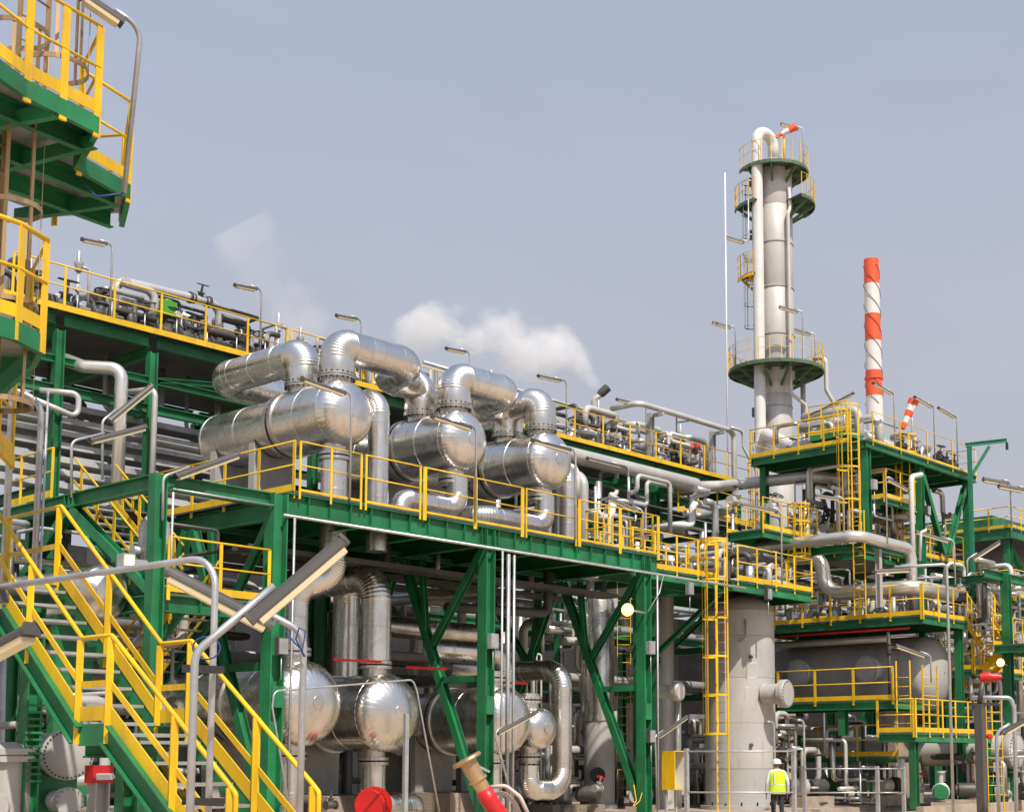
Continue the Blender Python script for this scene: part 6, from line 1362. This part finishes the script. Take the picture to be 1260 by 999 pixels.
thicket('on the drum platform', ((34.9, 39.1), (25.4, 28.5), (7.3, 8.3)), 20, 7, (.06, .1, .16), (SILV, CLADF, DGREY, GREYP), 3, 1.6, vert=.2, single_=True)
thicket('on the walkway by the yellow gate', ((30.6, 34.6), (26.4, 29), (7.45, 8.15)), 16, 8, (.05, .08, .12), (SILV, WHITE, CLADF, DGREY), 3, 1.4, single_=True)
thicket('under the drum platform', ((31, 36.8), (30.8, 31.7), (.3, 6.6)), 34, 9, (.05, .09, .14), (DGREY, SILV, CLADF, GREYP, GALV), 3, 2.2)
thicket('under the valve platform', ((40, 45), (24, 31), (.3, 3.3)), 40, 10, (.04, .07, .1), (DGREY, SILV, CLADF, GALV, GREYP), 3, 1.8)
thicket('low at the right picture edge', ((46, 56), (19.5, 24), (.1, 2.0)), 34, 11, (.04, .07, .11), None, 3, 1.6)
thicket('behind the foreground stairs', ((9.6, 17.2), (24.6, 30), (.3, 6.6)), 44, 12, (.04, .07, .11), (SILV, DGREY, GALV, CLADF, GREYP), 3, 2.4)
thicket('beside the lower tower', ((53, 57), (33, 36.5), (8.5, 14)), 20, 13, (.06, .09, .13), (TOWER, SILV, GREYP), 3, 2.4, vert=.9)
thicket('on the top deck at right', ((43.6, 51), (25.4, 29), (13.1, 14.2)), 26, 14, (.05, .08, .13), None, 3, 1.6)
thicket('on the left rack walkway', ((15.6, 24), (32.6, 35), (12.9, 14.2)), 30, 15, (.05, .08, .12), (SILV, CLADF, DGREY, GREYP), 3, 1.6)
thicket('on the right rack walkway', ((25, 45.5), (32.8, 35.5), (12.9, 14.4)), 50, 16, (.05, .08, .13), (SILV, CLADF, DGREY, GREYP, WHITE), 3, 1.8)
thicket('in the distant green unit', ((66.6, 68.5), (31, 49), (5.6, 12.5)), 30, 17, (.08, .12, .18), (SILV, CLADF, GREYP, WHITE), 3, 3.0)
# the small bore lines nobody could count: one mass of pipework
me = bpy.data.meshes.new('small_pipework'); vs_, fs_, mi_, sm_l = [], [], [], []
for k, (nm, mb) in enumerate(REST.items()):
    o_ = len(vs_); vs_ += mb.v; fs_ += [tuple(i+o_ for i in f) for f in mb.f]; mi_ += [k]*len(mb.f); sm_l += mb.sm; me.materials.append(MATS[nm])
me.from_pydata(vs_, [], fs_); me.polygons.foreach_set('material_index', mi_); me.polygons.foreach_set('use_smooth', sm_l); me.update()
ob = bpy.data.objects.new('small_pipework', me); C.objects.link(ob); ob['kind'] = 'stuff'; lab(ob, 'dense tangle of small bore pipework all through the plant', 'pipework')
# yellow ladders and extra guard rails seen in the tangle
for i, (u, v, z, h, f, l) in enumerate(((46.3, 31.3, 7.3, 5.4, (-1, 0, 0), 'at the right end of the pipe rack'), (47.1, 25.6, 9.36, 3.5, (0, -1, 0), 'under the right top deck'), (41.6, 26.9, 7.3, 2.3, (0, -1, 0), 'behind the drum platform'))):
    t = thing('ladder', 'yellow caged ladder '+l, 'ladder', (u, v, z)); ladder(t, (u, v, z), f, h, cage_from=1.6)
# junction boxes on steelwork
for i, (u, v, z) in enumerate(((17.56, 23.87, 3.9), (23.75, 23.93, 4.4), (29.8, 23.93, 2.2), (29.8, 23.93, 4.6), (14.77, 23.9, 2.6), (33.0, 25.0, 6.6), (36.4, 24.5, 6.7), (41.65, 22.88, 1.4), (46.4, 21.9, 1.3), (43.25, 24.56, 11.2), (47.2, 24.56, 10.8), (35.0, 31.75, 9.4), (40.27, 31.7, 9.0), (29.76, 31.75, 11.0), (24.53, 31.75, 11.2))):
    t = thing('junction_box', '%s grey junction box from the left fixed to the steelwork' % nth(i), 'junction box', (u, v-.08, z), 'junction boxes')
    MB().box((u-.13, v-.13, z), (u+.13, v-.005, z+.36)).build('box', GALV if i % 2 else DGREY, t)
    MB().box((u-.11, v-.145, z+.02), (u+.11, v-.131, z+.34)).build('lid', GALV, t)
    MB().tube([(u, v-.07, z), (u, v-.07, z-.5)], .015, 6).build('conduit', GALV, t)
# further small railed platforms in the right hand tangle
for i, (u0, u1, v0, v1, z, l) in enumerate(((47.3, 51.0, 24.95, 25.85, 9.36, 'in front of the middle right deck under the top deck'), (52.2, 58.5, 23.4, 25.4, 8.1, 'right of the crane post'), (47.4, 51.5, 22.9, 24.2, 5.0, 'behind the right stairs'), (52.5, 60.0, 24.6, 27.0, 5.2, 'low at the right edge behind the stair landing'), (44.8, 47.0, 24.9, 26.0, 11.2, 'high between the columns under the top deck'))):
    t = thing('small_platform', 'small yellow railed platform '+l, 'platform', (u0, v0, 0 if z < 9 else z-.4))
    deck(t, u0, u1, v0, v1, z, rails=('f', 'l'), step=1.0, pw=.06, beam=.2, cols=((u1-.2, v1-.2), (u0+.2, v1-.2)) if z < 9 else ())
